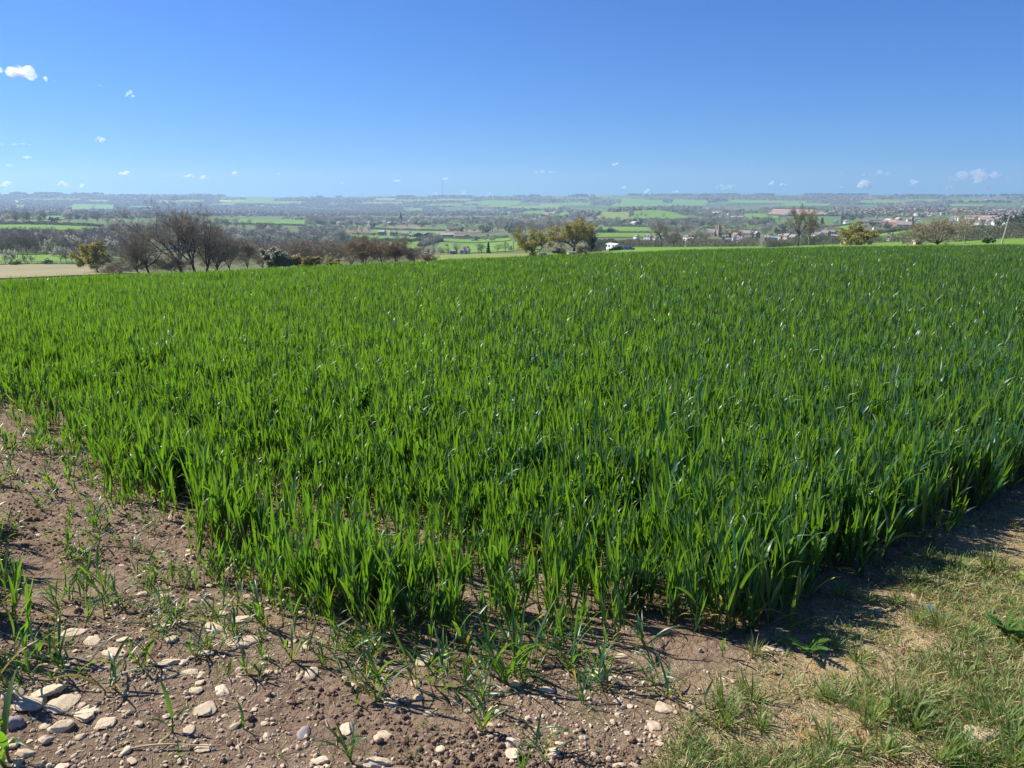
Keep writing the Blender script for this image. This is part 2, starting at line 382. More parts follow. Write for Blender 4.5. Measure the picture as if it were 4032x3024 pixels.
# ------------------------------------------------------------------ ground sheet
def terrain_material():
    m = bpy.data.materials.new('ground'); m.use_nodes = True
    nt = m.node_tree; N, L = nt.nodes, nt.links
    p = N['Principled BSDF']; p.inputs['Roughness'].default_value = 0.95; p.inputs['Specular IOR Level'].default_value = 0.12
    tc = N.new('ShaderNodeTexCoord')
    def noise(sc, det=5, rough=0.6, w=None):
        n = N.new('ShaderNodeTexNoise'); n.inputs['Scale'].default_value = sc; n.inputs['Detail'].default_value = det; n.inputs['Roughness'].default_value = rough
        L.new(w or tc.outputs['Object'], n.inputs['Vector']); return n.outputs[0]
    def rng(v, a, b, c=0.0, d=1.0):
        n = N.new('ShaderNodeMapRange'); n.inputs[1].default_value = a; n.inputs[2].default_value = b; n.inputs[3].default_value = c; n.inputs[4].default_value = d
        L.new(v, n.inputs[0]); return n.outputs[0]
    def mix(f, a, b):
        n = N.new('ShaderNodeMix'); n.data_type = 'RGBA'
        L.new(f, n.inputs[0])
        for s, v in ((6, a), (7, b)):
            if isinstance(v, tuple): n.inputs[s].default_value = (*v, 1)
            else: L.new(v, n.inputs[s])
        return n.outputs[2]
    # bare stony soil
    soil = mix(rng(noise(2.2, 6), 0.35, 0.65), (0.225, 0.155, 0.102), (0.325, 0.232, 0.158))
    soil = mix(rng(noise(11, 6), 0.52, 0.72), soil, (0.135, 0.088, 0.062))
    soil = mix(rng(noise(60, 4), 0.60, 0.70), soil, (0.40, 0.31, 0.22))
    soil = mix(rng(noise(1.3, 3), 0.58, 0.70), soil, (0.20, 0.175, 0.085))
    # mossy track side
    am = N.new('ShaderNodeAttribute'); am.attribute_name = 'moss'
    moss = mix(rng(noise(4.5, 6), 0.38, 0.62), (0.44, 0.335, 0.20), (0.31, 0.265, 0.115))
    moss = mix(rng(noise(17, 5), 0.50, 0.70), moss, (0.42, 0.27, 0.11))
    moss = mix(rng(noise(45, 5), 0.55, 0.68), moss, (0.17, 0.12, 0.075))
    near_c = mix(am.outputs['Fac'], soil, moss)
    # far country: a patchwork of small fields, scrub and woodland floor
    vo = N.new('ShaderNodeTexVoronoi'); vo.feature = 'F1'; vo.inputs['Scale'].default_value = 0.0042
    mp = N.new('ShaderNodeMapping'); mp.inputs['Rotation'].default_value = (0, 0, 0.4)
    L.new(tc.outputs['Object'], mp.inputs[0])
    ds = N.new('ShaderNodeVectorMath'); ds.operation = 'ADD'
    nd = N.new('ShaderNodeTexNoise'); nd.inputs['Scale'].default_value = 0.006; L.new(mp.outputs[0], nd.inputs['Vector'])
    sc_ = N.new('ShaderNodeVectorMath'); sc_.operation = 'SCALE'; sc_.inputs['Scale'].default_value = 90
    L.new(nd.outputs['Color'], sc_.inputs[0]); L.new(mp.outputs[0], ds.inputs[0]); L.new(sc_.outputs[0], ds.inputs[1])
    L.new(ds.outputs[0], vo.inputs['Vector'])
    sp = N.new('ShaderNodeSeparateColor'); L.new(vo.outputs['Color'], sp.inputs[0])
    cr = N.new('ShaderNodeValToRGB'); cr.color_ramp.interpolation = 'CONSTANT'
    pal = [(0.0, (0.11, 0.20, 0.045)), (0.22, (0.13, 0.165, 0.065)), (0.40, (0.10, 0.12, 0.055)), (0.55, (0.125, 0.215, 0.05)),
           (0.74, (0.135, 0.11, 0.08)), (0.84, (0.17, 0.20, 0.08)), (0.93, (0.27, 0.19, 0.13))]
    e = cr.color_ramp.elements
    e[0].position, e[0].color = pal[0][0], (*pal[0][1], 1)
    e[1].position, e[1].color = pal[1][0], (*pal[1][1], 1)
    for q, c in pal[2:]:
        x = e.new(q); x.color = (*c, 1)
    L.new(sp.outputs[0], cr.inputs[0])
    far = mix(rng(noise(0.03, 5), 0.4, 0.75), cr.outputs[0], (0.10, 0.105, 0.055))
    # which country: distance from the gateway
    vl = N.new('ShaderNodeVectorMath'); vl.operation = 'LENGTH'; L.new(tc.outputs['Object'], vl.inputs[0])
    mid = mix(rng(noise(0.05, 5), 0.35, 0.7), (0.115, 0.145, 0.05), (0.145, 0.13, 0.075))
    fm = mix(rng(vl.outputs['Value'], 900, 1500), mid, far)
    allc = mix(rng(vl.outputs['Value'], 55, 80), near_c, fm)
    L.new(allc, p.inputs['Base Color'])
    b1 = N.new('ShaderNodeBump'); b1.inputs['Strength'].default_value = 1.0; b1.inputs['Distance'].default_value = 0.03
    L.new(noise(38, 8, 0.65), b1.inputs['Height'])
    vc = N.new('ShaderNodeTexVoronoi'); vc.feature = 'DISTANCE_TO_EDGE'; vc.inputs['Scale'].default_value = 11
    cd = N.new('ShaderNodeVectorMath'); cd.operation = 'ADD'; cn = N.new('ShaderNodeTexNoise'); cn.inputs['Scale'].default_value = 14; cn.inputs['Detail'].default_value = 4
    cs = N.new('ShaderNodeVectorMath'); cs.operation = 'SCALE'; cs.inputs['Scale'].default_value = .09
    L.new(tc.outputs['Object'], cn.inputs['Vector']); L.new(cn.outputs['Color'], cs.inputs[0]); L.new(cs.outputs[0], cd.inputs[0]); L.new(tc.outputs['Object'], cd.inputs[1]); L.new(cd.outputs[0], vc.inputs['Vector'])
    b2 = N.new('ShaderNodeBump'); b2.inputs['Strength'].default_value = .8; b2.inputs['Distance'].default_value = 0.010
    L.new(rng(vc.outputs['Distance'], 0.0, 0.045), b2.inputs['Height']); L.new(b1.outputs[0], b2.inputs['Normal'])
    L.new(b2.outputs[0], p.inputs['Normal'])
    return m

# bounds of the standing crop, walked along its foot (photo pixels -> ground)
EDGE_PX = [(-500, 1560), (0, 1640), (170, 1770), (330, 1900), (460, 2000), (620, 2110), (760, 2230), (860, 2320), (1000, 2400), (1200, 2490), (1450, 2550), (1700, 2580),
           (2050, 2560), (2350, 2560), (2600, 2515), (2800, 2520), (2960, 2520), (3100, 2410), (3300, 2290), (3500, 2190), (3800, 2030), (4032, 1925), (4600, 1720)]
DENSE_PX = [(-500, 1500), (0, 1545), (200, 1620), (390, 1700), (570, 1780), (780, 1890), (950, 2000), (1090, 2110), (1270, 2230), (1480, 2310), (1720, 2350),
            (2050, 2370), (2350, 2380), (2600, 2410), (2800, 2480), (2960, 2505), (3100, 2400), (3300, 2280), (3500, 2180), (3800, 2020), (4032, 1915), (4600, 1710)]
def ring(pxs):
    q = [near(a, b)[:2] for a, b in pxs]
    return np.array([(-80, 9)] + [(-40, 8)] + q + [(14, 9), (80, 70), (60, 140), (-90, 140)])
EDGE, DENSE = ring(EDGE_PX), ring(DENSE_PX)
CLUMP = np.array([near(a, b)[:2] for a, b in [(-500, 2050), (-60, 2060), (40, 2250), (75, 2420), (120, 2600), (60, 2700), (-400, 2760)]])
MOSS = np.array([near(a, b)[:2] for a, b in [(2560, 3100), (2680, 2860), (2760, 2700), (2950, 2590), (3050, 2480), (3250, 2350), (3500, 2210), (3800, 2050), (4032, 1940), (4600, 1760), (4900, 3100)]])
def inside(poly, x, y):
    x = np.asarray(x, float); y = np.asarray(y, float)
    c = np.zeros(x.shape, bool); n = len(poly)
    for i in range(n):
        x0, y0 = poly[i]; x1, y1 = poly[(i + 1) % n]
        k = ((y0 > y) != (y1 > y)) & (x < (x1 - x0) * (y - y0) / ((y1 - y0) if y1 != y0 else 1e-9) + x0)
        c ^= k
    return c
def dist_poly(poly, x, y):
    x = np.asarray(x, float); y = np.asarray(y, float)
    best = np.full(x.shape, 1e9); n = len(poly)
    for i in range(n):
        a, b = poly[i], poly[(i + 1) % n]
        ab = b - a; L2 = max(ab @ ab, 1e-9)
        t = np.clip(((x - a[0]) * ab[0] + (y - a[1]) * ab[1]) / L2, 0, 1)
        best = np.minimum(best, np.hypot(x - a[0] - ab[0] * t, y - a[1] - ab[1] * t))
    return best

def build_terrain():
    rr = [0.0]
    r = 0.45
    while r < 6.5: rr.append(r); r *= 1.0042 if r > 1.7 else 1.05
    while r < 12500: rr.append(r); r *= 1.022 if r > 20 else 1.012
    rr = np.array(rr[1:])
    az = np.radians(np.concatenate([np.arange(-180, -50, 5), np.arange(-50, 50, 0.2), np.arange(50, 180, 5)]))
    A, Rr = np.meshgrid(az, rr, indexing='ij')
    X, Y = Rr * np.sin(A), Rr * np.cos(A)
    # the sheet ends behind the last ridge and 500 m behind the camera
    lim = np.where(np.abs(A) < math.radians(60), 9900, 9900 - (np.abs(A) - math.radians(60)) / math.radians(120) * 9400)
    s = np.minimum(Rr, lim) / Rr
    X, Y = X * s, Y * s
    Z = ground(X, Y)
    V = np.stack([X, Y, Z], -1).reshape(-1, 3)
    na, nr = X.shape
    i = np.arange(na)[:, None]; j = np.arange(nr - 1)[None]
    i2 = (i + 1) % na
    F = np.stack([i * nr + j, i2 * nr + j, i2 * nr + j + 1, i * nr + j + 1], -1).reshape(-1, 4)[:, ::-1]
    V = np.vstack([V, [[0, 0, gz(0, 0)]]])
    me = np_mesh('ground', V, F, [terrain_material()], smooth=True)
    # close the middle
    x, y = V[:, 0], V[:, 1]
    w = np.zeros(len(V))
    k = np.hypot(x, y) < 14
    d = dist_poly(MOSS, x[k], y[k]); ins = inside(MOSS, x[k], y[k])
    sd = np.where(ins, d, -d) + 0.35 * (fbm(x[k] * 2.2, y[k] * 2.2, 77, 4) - 0.5)
    w[k] = sstep(-0.12, 0.25, sd)
    a = me.attributes.new('moss', 'FLOAT', 'POINT'); a.data.foreach_set('value', w.astype(np.float32))
    o = link('ground', me)
    tag(o, kind='structure')
build_terrain()

def sheet(name, pts, m, n=(24, 10), lift=None, kind='structure'):
    """a field surface laid over the land; pts = four world corners"""
    P = np.array(pts, float)
    u = np.linspace(0, 1, n[0] + 1)[:, None]; v = np.linspace(0, 1, n[1] + 1)[None]
    X = (P[0, 0] * (1 - u) + P[3, 0] * u) * (1 - v) + (P[1, 0] * (1 - u) + P[2, 0] * u) * v
    Y = (P[0, 1] * (1 - u) + P[3, 1] * u) * (1 - v) + (P[1, 1] * (1 - u) + P[2, 1] * u) * v
    r = np.hypot(X, Y)
    Z = ground(X, Y) + (0.10 + r * 0.0006 if lift is None else lift)
    V = np.stack([X, Y, Z], -1).reshape(-1, 3)
    i = np.arange(n[0])[:, None]; j = np.arange(n[1])[None]; k = n[1] + 1
    F = np.stack([i * k + j, (i + 1) * k + j, (i + 1) * k + j + 1, i * k + j + 1], -1).reshape(-1, 4)
    o = link(name, np_mesh(name, V, F, [m], smooth=True))
    tag(o, kind=kind)
    return o
FIELDS_PX = []
def px_field(m, *c, n=(30, 8), name='field'):
    FIELDS_PX.append(np.array(c, float))
    return sheet(name, [at(a, b)[:2] for a, b in c], m, n)
def pol_field(m, *c, n=(40, 14), name='field'):
    return sheet(name, [polar(a, r) for a, r in c], m, n)

PA, ME, ST, PL, RA = M['pasture'], M['meadow'], M['stubble'], M['ploughed'], M['rape']
def off_fields(PX, PY):
    k = np.ones(len(PX), bool)
    for p in FIELDS_PX: k &= ~inside(p, PX, PY)
    return k
pol_field(ST, (-160, 130), (-160, 297), (430, 305), (560, 130))
pol_field(PA, (-160, 303), (-160, 448), (540, 470), (540, 320))
px_field(PA, (-120, 909), (-120, 887), (436, 898), (436, 914))
px_field(ME, (-120, 922), (-120, 912), (436, 917), (436, 928))
px_field(PA, (770, 880), (770, 860), (1205, 868), (1205, 889))
px_field(PA, (850, 925), (850, 913), (1125, 918), (1125, 928))
px_field(PA, (1130, 978), (1150, 962), (1262, 962), (1255, 980))
px_field(PA, (1290, 990), (1400, 962), (1690, 952), (1640, 990))
px_field(PA, (1410, 950), (1375, 926), (1640, 932), (1640, 949))
px_field(PA, (1455, 919), (1470, 903), (1760, 910), (1750, 922))
px_field(PA, (1705, 990), (1735, 957), (2020, 950), (2020, 990))
px_field(PA, (1730, 950), (1740, 939), (2010, 938), (2010, 948))
pol_field(ME, (1560, 150), (1700, 350), (2290, 325), (2290, 190))
px_field(PA, (2025, 986), (2025, 956), (2130, 954), (2130, 984))
px_field(PA, (2025, 950), (2025, 940), (2210, 934), (2210, 948))
px_field(PA, (2300, 917), (2300, 894), (2560, 897), (2565, 916))
px_field(PA, (2320, 936), (2320, 919), (2620, 921), (2620, 936))
pol_field(PA, (2270, 90), (2395, 320), (3010, 325), (3010, 90), n=(50, 20))
pol_field(PA, (3011, 80), (3011, 318), (3560, 335), (3560, 80), n=(40, 20))
pol_field(PA, (3561, 75), (3561, 190), (4500, 232), (4500, 75), n=(50, 16))
px_field(ME, (2330, 862), (2380, 836), (2478, 838), (2480, 872))
px_field(PA, (2486, 872), (2484, 834), (2610, 830), (2790, 870))
px_field(PL, (3020, 849), (3045, 824), (3195, 827), (3300, 849))
px_field(PA, (3215, 918), (3250, 899), (3372, 884), (3362, 908))
px_field(PA, (3440, 942), (3475, 921), (3600, 904), (3600, 938))
px_field(PA, (2760, 917), (2770, 901), (2850, 903), (2860, 918))
px_field(PA, (2920, 908), (2925, 893), (3010, 890), (3010, 906))
px_field(PA, (2925, 862), (2930, 842), (3060, 846), (3070, 862))
px_field(PL, (2125, 848), (2150, 839), (2205, 833), (2175, 846))
px_field(PL, (2020, 866), (2020, 861), (2066, 855), (2060, 862))
px_field(PA, (2150, 853), (2215, 838), (2290, 838), (2230, 853))
px_field(PA, (2030, 845), (2060, 835), (2180, 828), (2140, 843))
px_field(RA, (862, 795), (868, 790), (1050, 796), (1040, 801))
px_field(RA, (48, 795), (52, 791), (78, 793), (72, 797))
px_field(PA, (280, 830), (290, 806), (372, 806), (345, 832))
px_field(PA, (356, 832), (378, 808), (452, 812), (446, 832))
px_field(PA, (60, 820), (64, 809), (98, 812), (92, 824))
px_field(PA, (110, 862), (114, 852), (260, 852), (256, 866))
px_field(PA, (410, 858), (412, 847), (450, 847), (448, 858))
px_field(PA, (1590, 836), (1610, 823), (1665, 821), (1655, 836))
px_field(PA, (1950, 846), (1960, 838), (2016, 832), (2016, 844))
px_field(PA, (1920, 818), (1926, 804), (2010, 803), (2010, 816))
px_field(PA, (340, 796), (344, 788), (430, 790), (426, 798))
px_field(PA, (80, 790), (84, 784), (330, 785), (328, 791))
px_field(PL, (1478, 789), (1482, 782), (1560, 783), (1550, 790))
px_field(PA, (2200, 812), (2210, 800), (2330, 800), (2320, 812))
px_field(PA, (2440, 806), (2450, 783), (2620, 790), (2600, 808))
px_field(PA, (2640, 812), (2650, 786), (2790, 790), (2780, 812))
px_field(PA, (3380, 803), (3390, 790), (3500, 788), (3490, 804))
px_field(PA, (3030, 800), (3040, 790), (3180, 793), (3170, 803))
px_field(PA, (3560, 796), (3570, 786), (3700, 786), (3690, 798))
for k in range(26):
    a = R.uniform(520, 3980); b = R.uniform(786, 824); w = R.uniform(40, 120); h = R.uniform(4, 9)
    px_field(R.choice([PA, PA, PA, ME]), (a - w, b + h), (a - w * 0.7, b - h), (a + w, b - h * 0.8), (a + w * 0.8, b + h * 1.1), n=(16, 6))
# ------------------------------------------------------------------ instancing of uncountable stuff
def instancer(name, protos, P, ROT, SCL, label=None, seed=0):
    """one object that repeats the prototype meshes on points"""
    src = bpy.data.collections.new(name + '_source')
    for o in protos: src.objects.link(o)
    me = bpy.data.meshes.new(name)
    P = np.asarray(P, np.float32)
    me.vertices.add(len(P)); me.vertices.foreach_set('co', P.ravel())
    a = me.attributes.new('rot', 'FLOAT_VECTOR', 'POINT'); a.data.foreach_set('vector', np.asarray(ROT, np.float32).ravel())
    SCL = np.asarray(SCL, np.float32)
    if SCL.ndim == 1: SCL = np.repeat(SCL[:, None], 3, 1)
    a = me.attributes.new('scl', 'FLOAT_VECTOR', 'POINT'); a.data.foreach_set('vector', SCL.ravel())
    rg = np.random.default_rng(seed + 5)
    a = me.attributes.new('pick', 'INT', 'POINT'); a.data.foreach_set('value', rg.integers(0, len(protos), len(P)).astype(np.int32))
    ng = bpy.data.node_groups.new(name + '_scatter', 'GeometryNodeTree')
    ng.interface.new_socket('Geometry', in_out='INPUT', socket_type='NodeSocketGeometry')
    ng.interface.new_socket('Geometry', in_out='OUTPUT', socket_type='NodeSocketGeometry')
    N, L = ng.nodes, ng.links
    gi, go = N.new('NodeGroupInput'), N.new('NodeGroupOutput')
    ci = N.new('GeometryNodeCollectionInfo'); ci.inputs['Collection'].default_value = src
    ci.inputs['Separate Children'].default_value = True; ci.inputs['Reset Children'].default_value = True
    io = N.new('GeometryNodeInstanceOnPoints'); io.inputs['Pick Instance'].default_value = True
    def attr(n, t):
        x = N.new('GeometryNodeInputNamedAttribute'); x.data_type = t; x.inputs['Name'].default_value = n
        return x.outputs['Attribute']
    er = N.new('FunctionNodeEulerToRotation')
    L.new(attr('rot', 'FLOAT_VECTOR'), er.inputs[0])
    L.new(gi.outputs[0], io.inputs['Points']); L.new(ci.outputs[0], io.inputs['Instance'])
    L.new(attr('pick', 'INT'), io.inputs['Instance Index'])
    L.new(er.outputs[0], io.inputs['Rotation']); L.new(attr('scl', 'FLOAT_VECTOR'), io.inputs['Scale'])
    L.new(io.outputs[0], go.inputs[0])
    o = link(name, me)
    md = o.modifiers.new('scatter', 'NODES'); md.node_group = ng
    tag(o, kind='stuff', label=label)
    return o

# ------------------------------------------------------------------ leaves and stems
def leaf_strip(p, az, tilt, bend, L, w, twist=0.0, n=5, fold=0.18, tint=0.0, sway=0.0):
    """one grass leaf: returns V, F(quads), tint"""
    two = fold > 0
    V, F, T = [], [], []
    s = np.linspace(0, 1, n + 1)
    p = np.array(p, float)
    for i in range(n + 1):
        th = tilt + bend * s[i] ** 1.8
        a = az + sway * s[i]
        t = np.array([math.sin(th) * math.cos(a), math.sin(th) * math.sin(a), math.cos(th)])
        side = np.array([-math.sin(a), math.cos(a), 0.0])
        nor = np.cross(t, side)
        ct, st = math.cos(twist * s[i]), math.sin(twist * s[i])
        sd = side * ct + nor * st; nn = nor * ct - side * st
        ww = w * (0.55 + 0.45 * min(1, s[i] / 0.3)) * max(0.03, (1 - s[i] ** 3.6)) * 0.5
        if two: V += [p - sd * ww, p - nn * ww * fold * 2, p + sd * ww]
        else: V += [p - sd * ww, p + sd * ww]
        k = 3 if two else 2
        T += [tint + (0.12 if s[i] > 0.85 else 0)] * k
        if i < n:
            b = i * k
            if two: F += [(b, b + 1, b + 4, b + 3), (b + 1, b + 2, b + 5, b + 4)]
            else: F += [(b, b + 1, b + 3, b + 2)]
            p = p + t * (L / n)
    return np.array(V), np.array(F), np.array(T)

def merge(parts):
    V, F, T, b = [], [], [], 0
    for v, f, t in parts:
        V.append(v); F.append(f + b); T.append(t); b += len(v)
    return np.vstack(V), np.vstack(F), np.concatenate(T)

def stem_tube(p0, p1, r0, r1, tint=0.0, n=3):
    p0, p1 = np.array(p0, float), np.array(p1, float)
    a = np.linspace(0, 2 * math.pi, n, endpoint=False)
    c = np.stack([np.cos(a), np.sin(a), a * 0], -1)
    V = np.vstack([p0 + c * r0, p1 + c * r1])
    F = np.array([(i, (i + 1) % n, n + (i + 1) % n, n + i) for i in range(n)])
    return V, F, np.full(2 * n, tint)

def wheat_parts(rg, H=0.42, near_q=True, tillers=2, splay=0.0):
    """list of (kind, mesh arrays) for a young wheat plant"""
    out = []
    n = 6 if near_q else 3
    for k in range(tillers):
        a0 = rg.uniform(0, 6.28); lean = rg.uniform(0.02, 0.14)
        hs = H * rg.uniform(0.46, 0.64)
        base = np.array([rg.normal(0, 0.028), rg.normal(0, 0.028), -0.01])
        top = base + np.array([math.cos(a0) * lean * hs, math.sin(a0) * lean * hs, hs])
        out.append(('stem', stem_tube(base, top, 0.0028, 0.0018, 0.18)))
        az = rg.uniform(0, 6.28)
        for i, f in enumerate((0.15, 0.38, 0.58, 0.78, 0.95) if near_q else (0.35, 0.58, 0.78, 0.96)):
            az += math.pi + rg.normal(0, 0.55)
            p = base + (top - base) * min(1, f + rg.normal(0, .04))
            L = H * rg.uniform(0.38, 0.58) * (0.88 if f > 0.9 else 1.0)
            tl = (rg.uniform(0.03, 0.26) if rg.random() < .8 else rg.uniform(.25, .5)) * (1.25 - 0.7 * f) + splay * rg.uniform(.2, .8)
            bd = rg.uniform(0.0, 0.45) if rg.random() < 0.76 else rg.uniform(0.7, 1.9)
            dead = 1.0 if (f < 0.2 and rg.random() < 0.35) else max(0.0, rg.normal(0.02, 0.06))
            if dead > 0.9: bd += 0.8; tl += 0.5
            out.append(('leaf', leaf_strip(p, az, tl, bd, L, rg.uniform(0.0120, 0.0195) * H / 0.42, rg.normal(0, 0.9), n, 0.16 if near_q else 0.0, dead, rg.normal(0, .25))))
    return out

def stand_mesh(name, parts, m):
    V, F, T = merge([p[1] for p in parts])
    return np_mesh(name, V, F, [m], smooth=True, tint=T)

def proto(name, me): return bpy.data.objects.new(name, me)

# ------------------------------------------------------------------ the wheat
def crop_density(x, y):
    """0..1 chance of a plant, and height factor"""
    x = np.asarray(x); y = np.asarray(y)
    ie, idn = inside(EDGE, x, y), inside(DENSE, x, y)
    de, dd = dist_poly(EDGE, x, y), dist_poly(DENSE, x, y)
    nz = fbm(x * 1.7, y * 1.7, 91, 3)
    dd = np.clip(dd - np.where(x < .75, .5, .05) * (fbm(x * 2.6, y * 2.6, 17, 2) - .25), 0.0, None)
    dens = np.where(idn, np.clip(0.50 + dd * 1.0, 0, 1), np.where(ie, 0.20 + 0.62 * np.clip(de / (de + dd + 1e-6), 0, 1), np.where(x < 1.0, 0.075 * np.exp(-de / 0.22), 0)))
    dens = np.where(x > .75, np.where(idn, np.clip(.85 + dd, 0, 1), dens), dens)
    dens = dens * np.where(idn, 1, 0.35 + 1.3 * sstep(0.4, 0.62, nz))
    hf = np.where(idn, np.clip(0.54 + 0.46 * dd + 0.25 * (nz - .5), 0, 1.0), np.where(ie, 0.48 + 0.42 * de / (de + dd + 1e-6), 0.34))
    hf = np.where(x > 0.75, np.where(idn, np.clip(0.95 + dd, 0, 1.06), hf), hf)
    c = inside(CLUMP, x, y)
    dc = dist_poly(CLUMP, x, y)
    dens = np.where(c, np.clip(0.25 + dc * 1.6, 0, 0.8), dens); hf = np.where(c, 0.75 + 0.2 * nz, hf)
    return dens, hf

def wheat():
    rg = np.random.default_rng(3)
    def wedge(n, r0, r1, a0=-44, a1=41):
        r = np.sqrt(rg.uniform(r0 * r0, r1 * r1, n)); a = np.radians(rg.uniform(a0, a1, n))
        return r * np.sin(a), r * np.cos(a)
    def wav(x, y):
        w = fbm(x * 0.35, y * 0.35, 60, 3)
        t = 0.86 + 0.30 * w
        # shallow wheelings in the crop out to the left
        f = np.ones_like(t)
        for c, k, x0, wd in ((19.5, .16, -1.5, 2.2), (15.3, .20, -3.5, 1.9), (12.6, .15, -6.5, 1.3)):
            u = y - (c + k * (x + 10)) + 1.6 * (vnoise(x * .45, y * .1, 8) - .5)
            e = sstep(x0, x0 - 3, x) * sstep(.30, .55, vnoise(x * .55 + 3, y * .2, 18))
            f = f * (1 - e * .74 * sstep(-wd, -wd * .3, u) * (1 - sstep(-.25, .05, u))) * (1 + e * .16 * sstep(-.1, .1, u) * (1 - sstep(.4, 1.6, u)))
        return t * f
    area = lambda r0, r1: 0.5 * (r1 * r1 - r0 * r0) * math.radians(85)
    # near plants
    P1 = [proto('wheat_plant_near', stand_mesh('wheat_plant_near', wheat_parts(rg, 0.42, True, int(rg.integers(1, 4))), M['wheat'])) for _ in range(18)]
    n = int(area(1.3, 8.0) * 400)
    x, y = wedge(n, 1.3, 8.0)
    d, h = crop_density(x, y)
    k = rg.random(n) < d
    x, y, h = x[k], y[k], h[k]
    # drilled in rows 12 cm apart
    def drill(x, y, j):
        c, s = math.cos(0.35), math.sin(0.35)
        u, v = x * c + y * s, -x * s + y * c
        v = np.round(v / 0.125) * 0.125 + rg.normal(0, j, len(v))
        return u * c - v * s, u * s + v * c
    x, y = drill(x, y, 0.026)
    def put(name, protos, x, y, h, lab, lean=0.10):
        z = ground(x, y)
        rot = np.stack([rg.normal(-0.03, lean, len(x)), rg.normal(0.07, lean, len(x)), rg.uniform(0, 6.28, len(x))], -1)
        # the lean is applied last so that the whole crop nods the same way
        rot2 = np.stack([rot[:, 0], rot[:, 1], rot[:, 2]], -1)
        s = h * rg.uniform(0.82, 1.12, len(x))
        return instancer(name, protos, np.stack([x, y, z], -1), rot2, np.stack([s, s, s * rg.uniform(0.92, 1.08, len(x))], -1), lab)
    put('wheat_crop', P1, x, y, h * wav(x, y), 'young green wheat standing thick along the bare field corner')
    # low trodden plants thinning out on to the stony strip
    PS = [proto('straggling_wheat', stand_mesh('straggling_wheat', wheat_parts(rg, 0.20, True, 2, .75), M['wheat'])) for _ in range(10)]
    n = 9000; x = rg.uniform(-6.5, .6, n); y = rg.uniform(1.9, 8.5, n)
    de = dist_poly(EDGE, x, y); k = ~inside(DENSE, x, y) & (rg.random(n) < .55 * np.exp(-de / np.where(x < -1.6, .42, .16)) * sstep(.42, .62, fbm(x * 2.1, y * 2.1, 23, 3)))
    x, y = x[k], y[k]
    put('straggling_wheat', PS, x, y, rg.uniform(.6, 1.25, len(x)), 'low trodden wheat straggling over the stony strip', .2)
    # middle distance: simpler plants
    P2 = [proto('wheat_plant_mid', stand_mesh('wheat_plant_mid', wheat_parts(rg, 0.42, False, 3), M['wheat'])) for _ in range(14)]
    n = int(area(8.0, 17.0) * 215)
    x, y = wedge(n, 8.0, 17.0, -46, 43)
    d, h = crop_density(x, y); k = rg.random(n) < d
    x, y, h = x[k], y[k], h[k]
    x, y = drill(x, y, 0.03)
    put('wheat_crop', P2, x, y, h * wav(x, y), 'green wheat across the middle of the field')
    # far: tufts of many stems
    P3 = []
    for q in range(10):
        parts = []
        for i in range(46):
            ox, oy = rg.uniform(-0.42, 0.42, 2)
            for kind, (v, f, t) in wheat_parts(rg, 0.42 * rg.uniform(0.9, 1.08), False, 1):
                if kind == 'leaf': parts.append((kind, (v + np.array([ox, oy, 0]), f, t)))
        P3.append(proto('wheat_patch', stand_mesh('wheat_patch', parts, M['wheat'])))
    n = int(area(17.0, 62.0) * 3.0)
    x, y = wedge(n, 16.6, 62.0, -47, 44)
    d, h = crop_density(x, y); k = rg.random(n) < d
    x, y, h = x[k], y[k], h[k]
    z = ground(x, y)
    # the patches follow the fall of the field
    e = 0.5
    sx = (ground(x + e, y) - ground(x - e, y)) / (2 * e); sy = (ground(x, y + e) - ground(x, y - e)) / (2 * e)
    s = h * wav(x, y) * rg.uniform(0.92, 1.08, len(x))
    rot = np.stack([np.arctan(sy) + rg.normal(0, .03, len(x)), -np.arctan(sx) + rg.normal(0.05, .03, len(x)), rg.integers(0, 4, len(x)) * 1.5708 + rg.normal(0, .3, len(x))], -1)
    instancer('wheat_crop', P3, np.stack([x, y, z], -1), rot, np.stack([np.ones_like(s), np.ones_like(s), s], -1), 'distant wheat up to the brow of the field')
wheat()

# ------------------------------------------------------------------ trees
def tubes(branches, sides):
    """branches: list of (points (n,3), radii (n,))"""
    V, F, b = [], [], 0
    for P, r, k in branches:
        P = np.asarray(P, float); n = len(P)
        d = np.gradient(P, axis=0); d /= np.maximum(np.linalg.norm(d, axis=1, keepdims=True), 1e-9)
        ref = np.where(np.abs(d[:, 2:3]) < 0.9, np.array([[0, 0, 1.0]]), np.array([[1.0, 0, 0]]))
        u = np.cross(d, ref); u /= np.maximum(np.linalg.norm(u, axis=1, keepdims=True), 1e-9)
        w = np.cross(d, u)
        a = np.linspace(0, 2 * math.pi, k, endpoint=False)
        ringp = P[:, None] + r[:, None, None] * (u[:, None] * np.cos(a)[None, :, None] + w[:, None] * np.sin(a)[None, :, None])
        V.append(ringp.reshape(-1, 3))
        i = np.arange(n - 1)[:, None]; j = np.arange(k)[None]
        f = np.stack([i * k + j, i * k + (j + 1) % k, (i + 1) * k + (j + 1) % k, (i + 1) * k + j], -1).reshape(-1, 4)
        F.append(f + b); b += n * k
    return np.vstack(V), np.vstack(F)

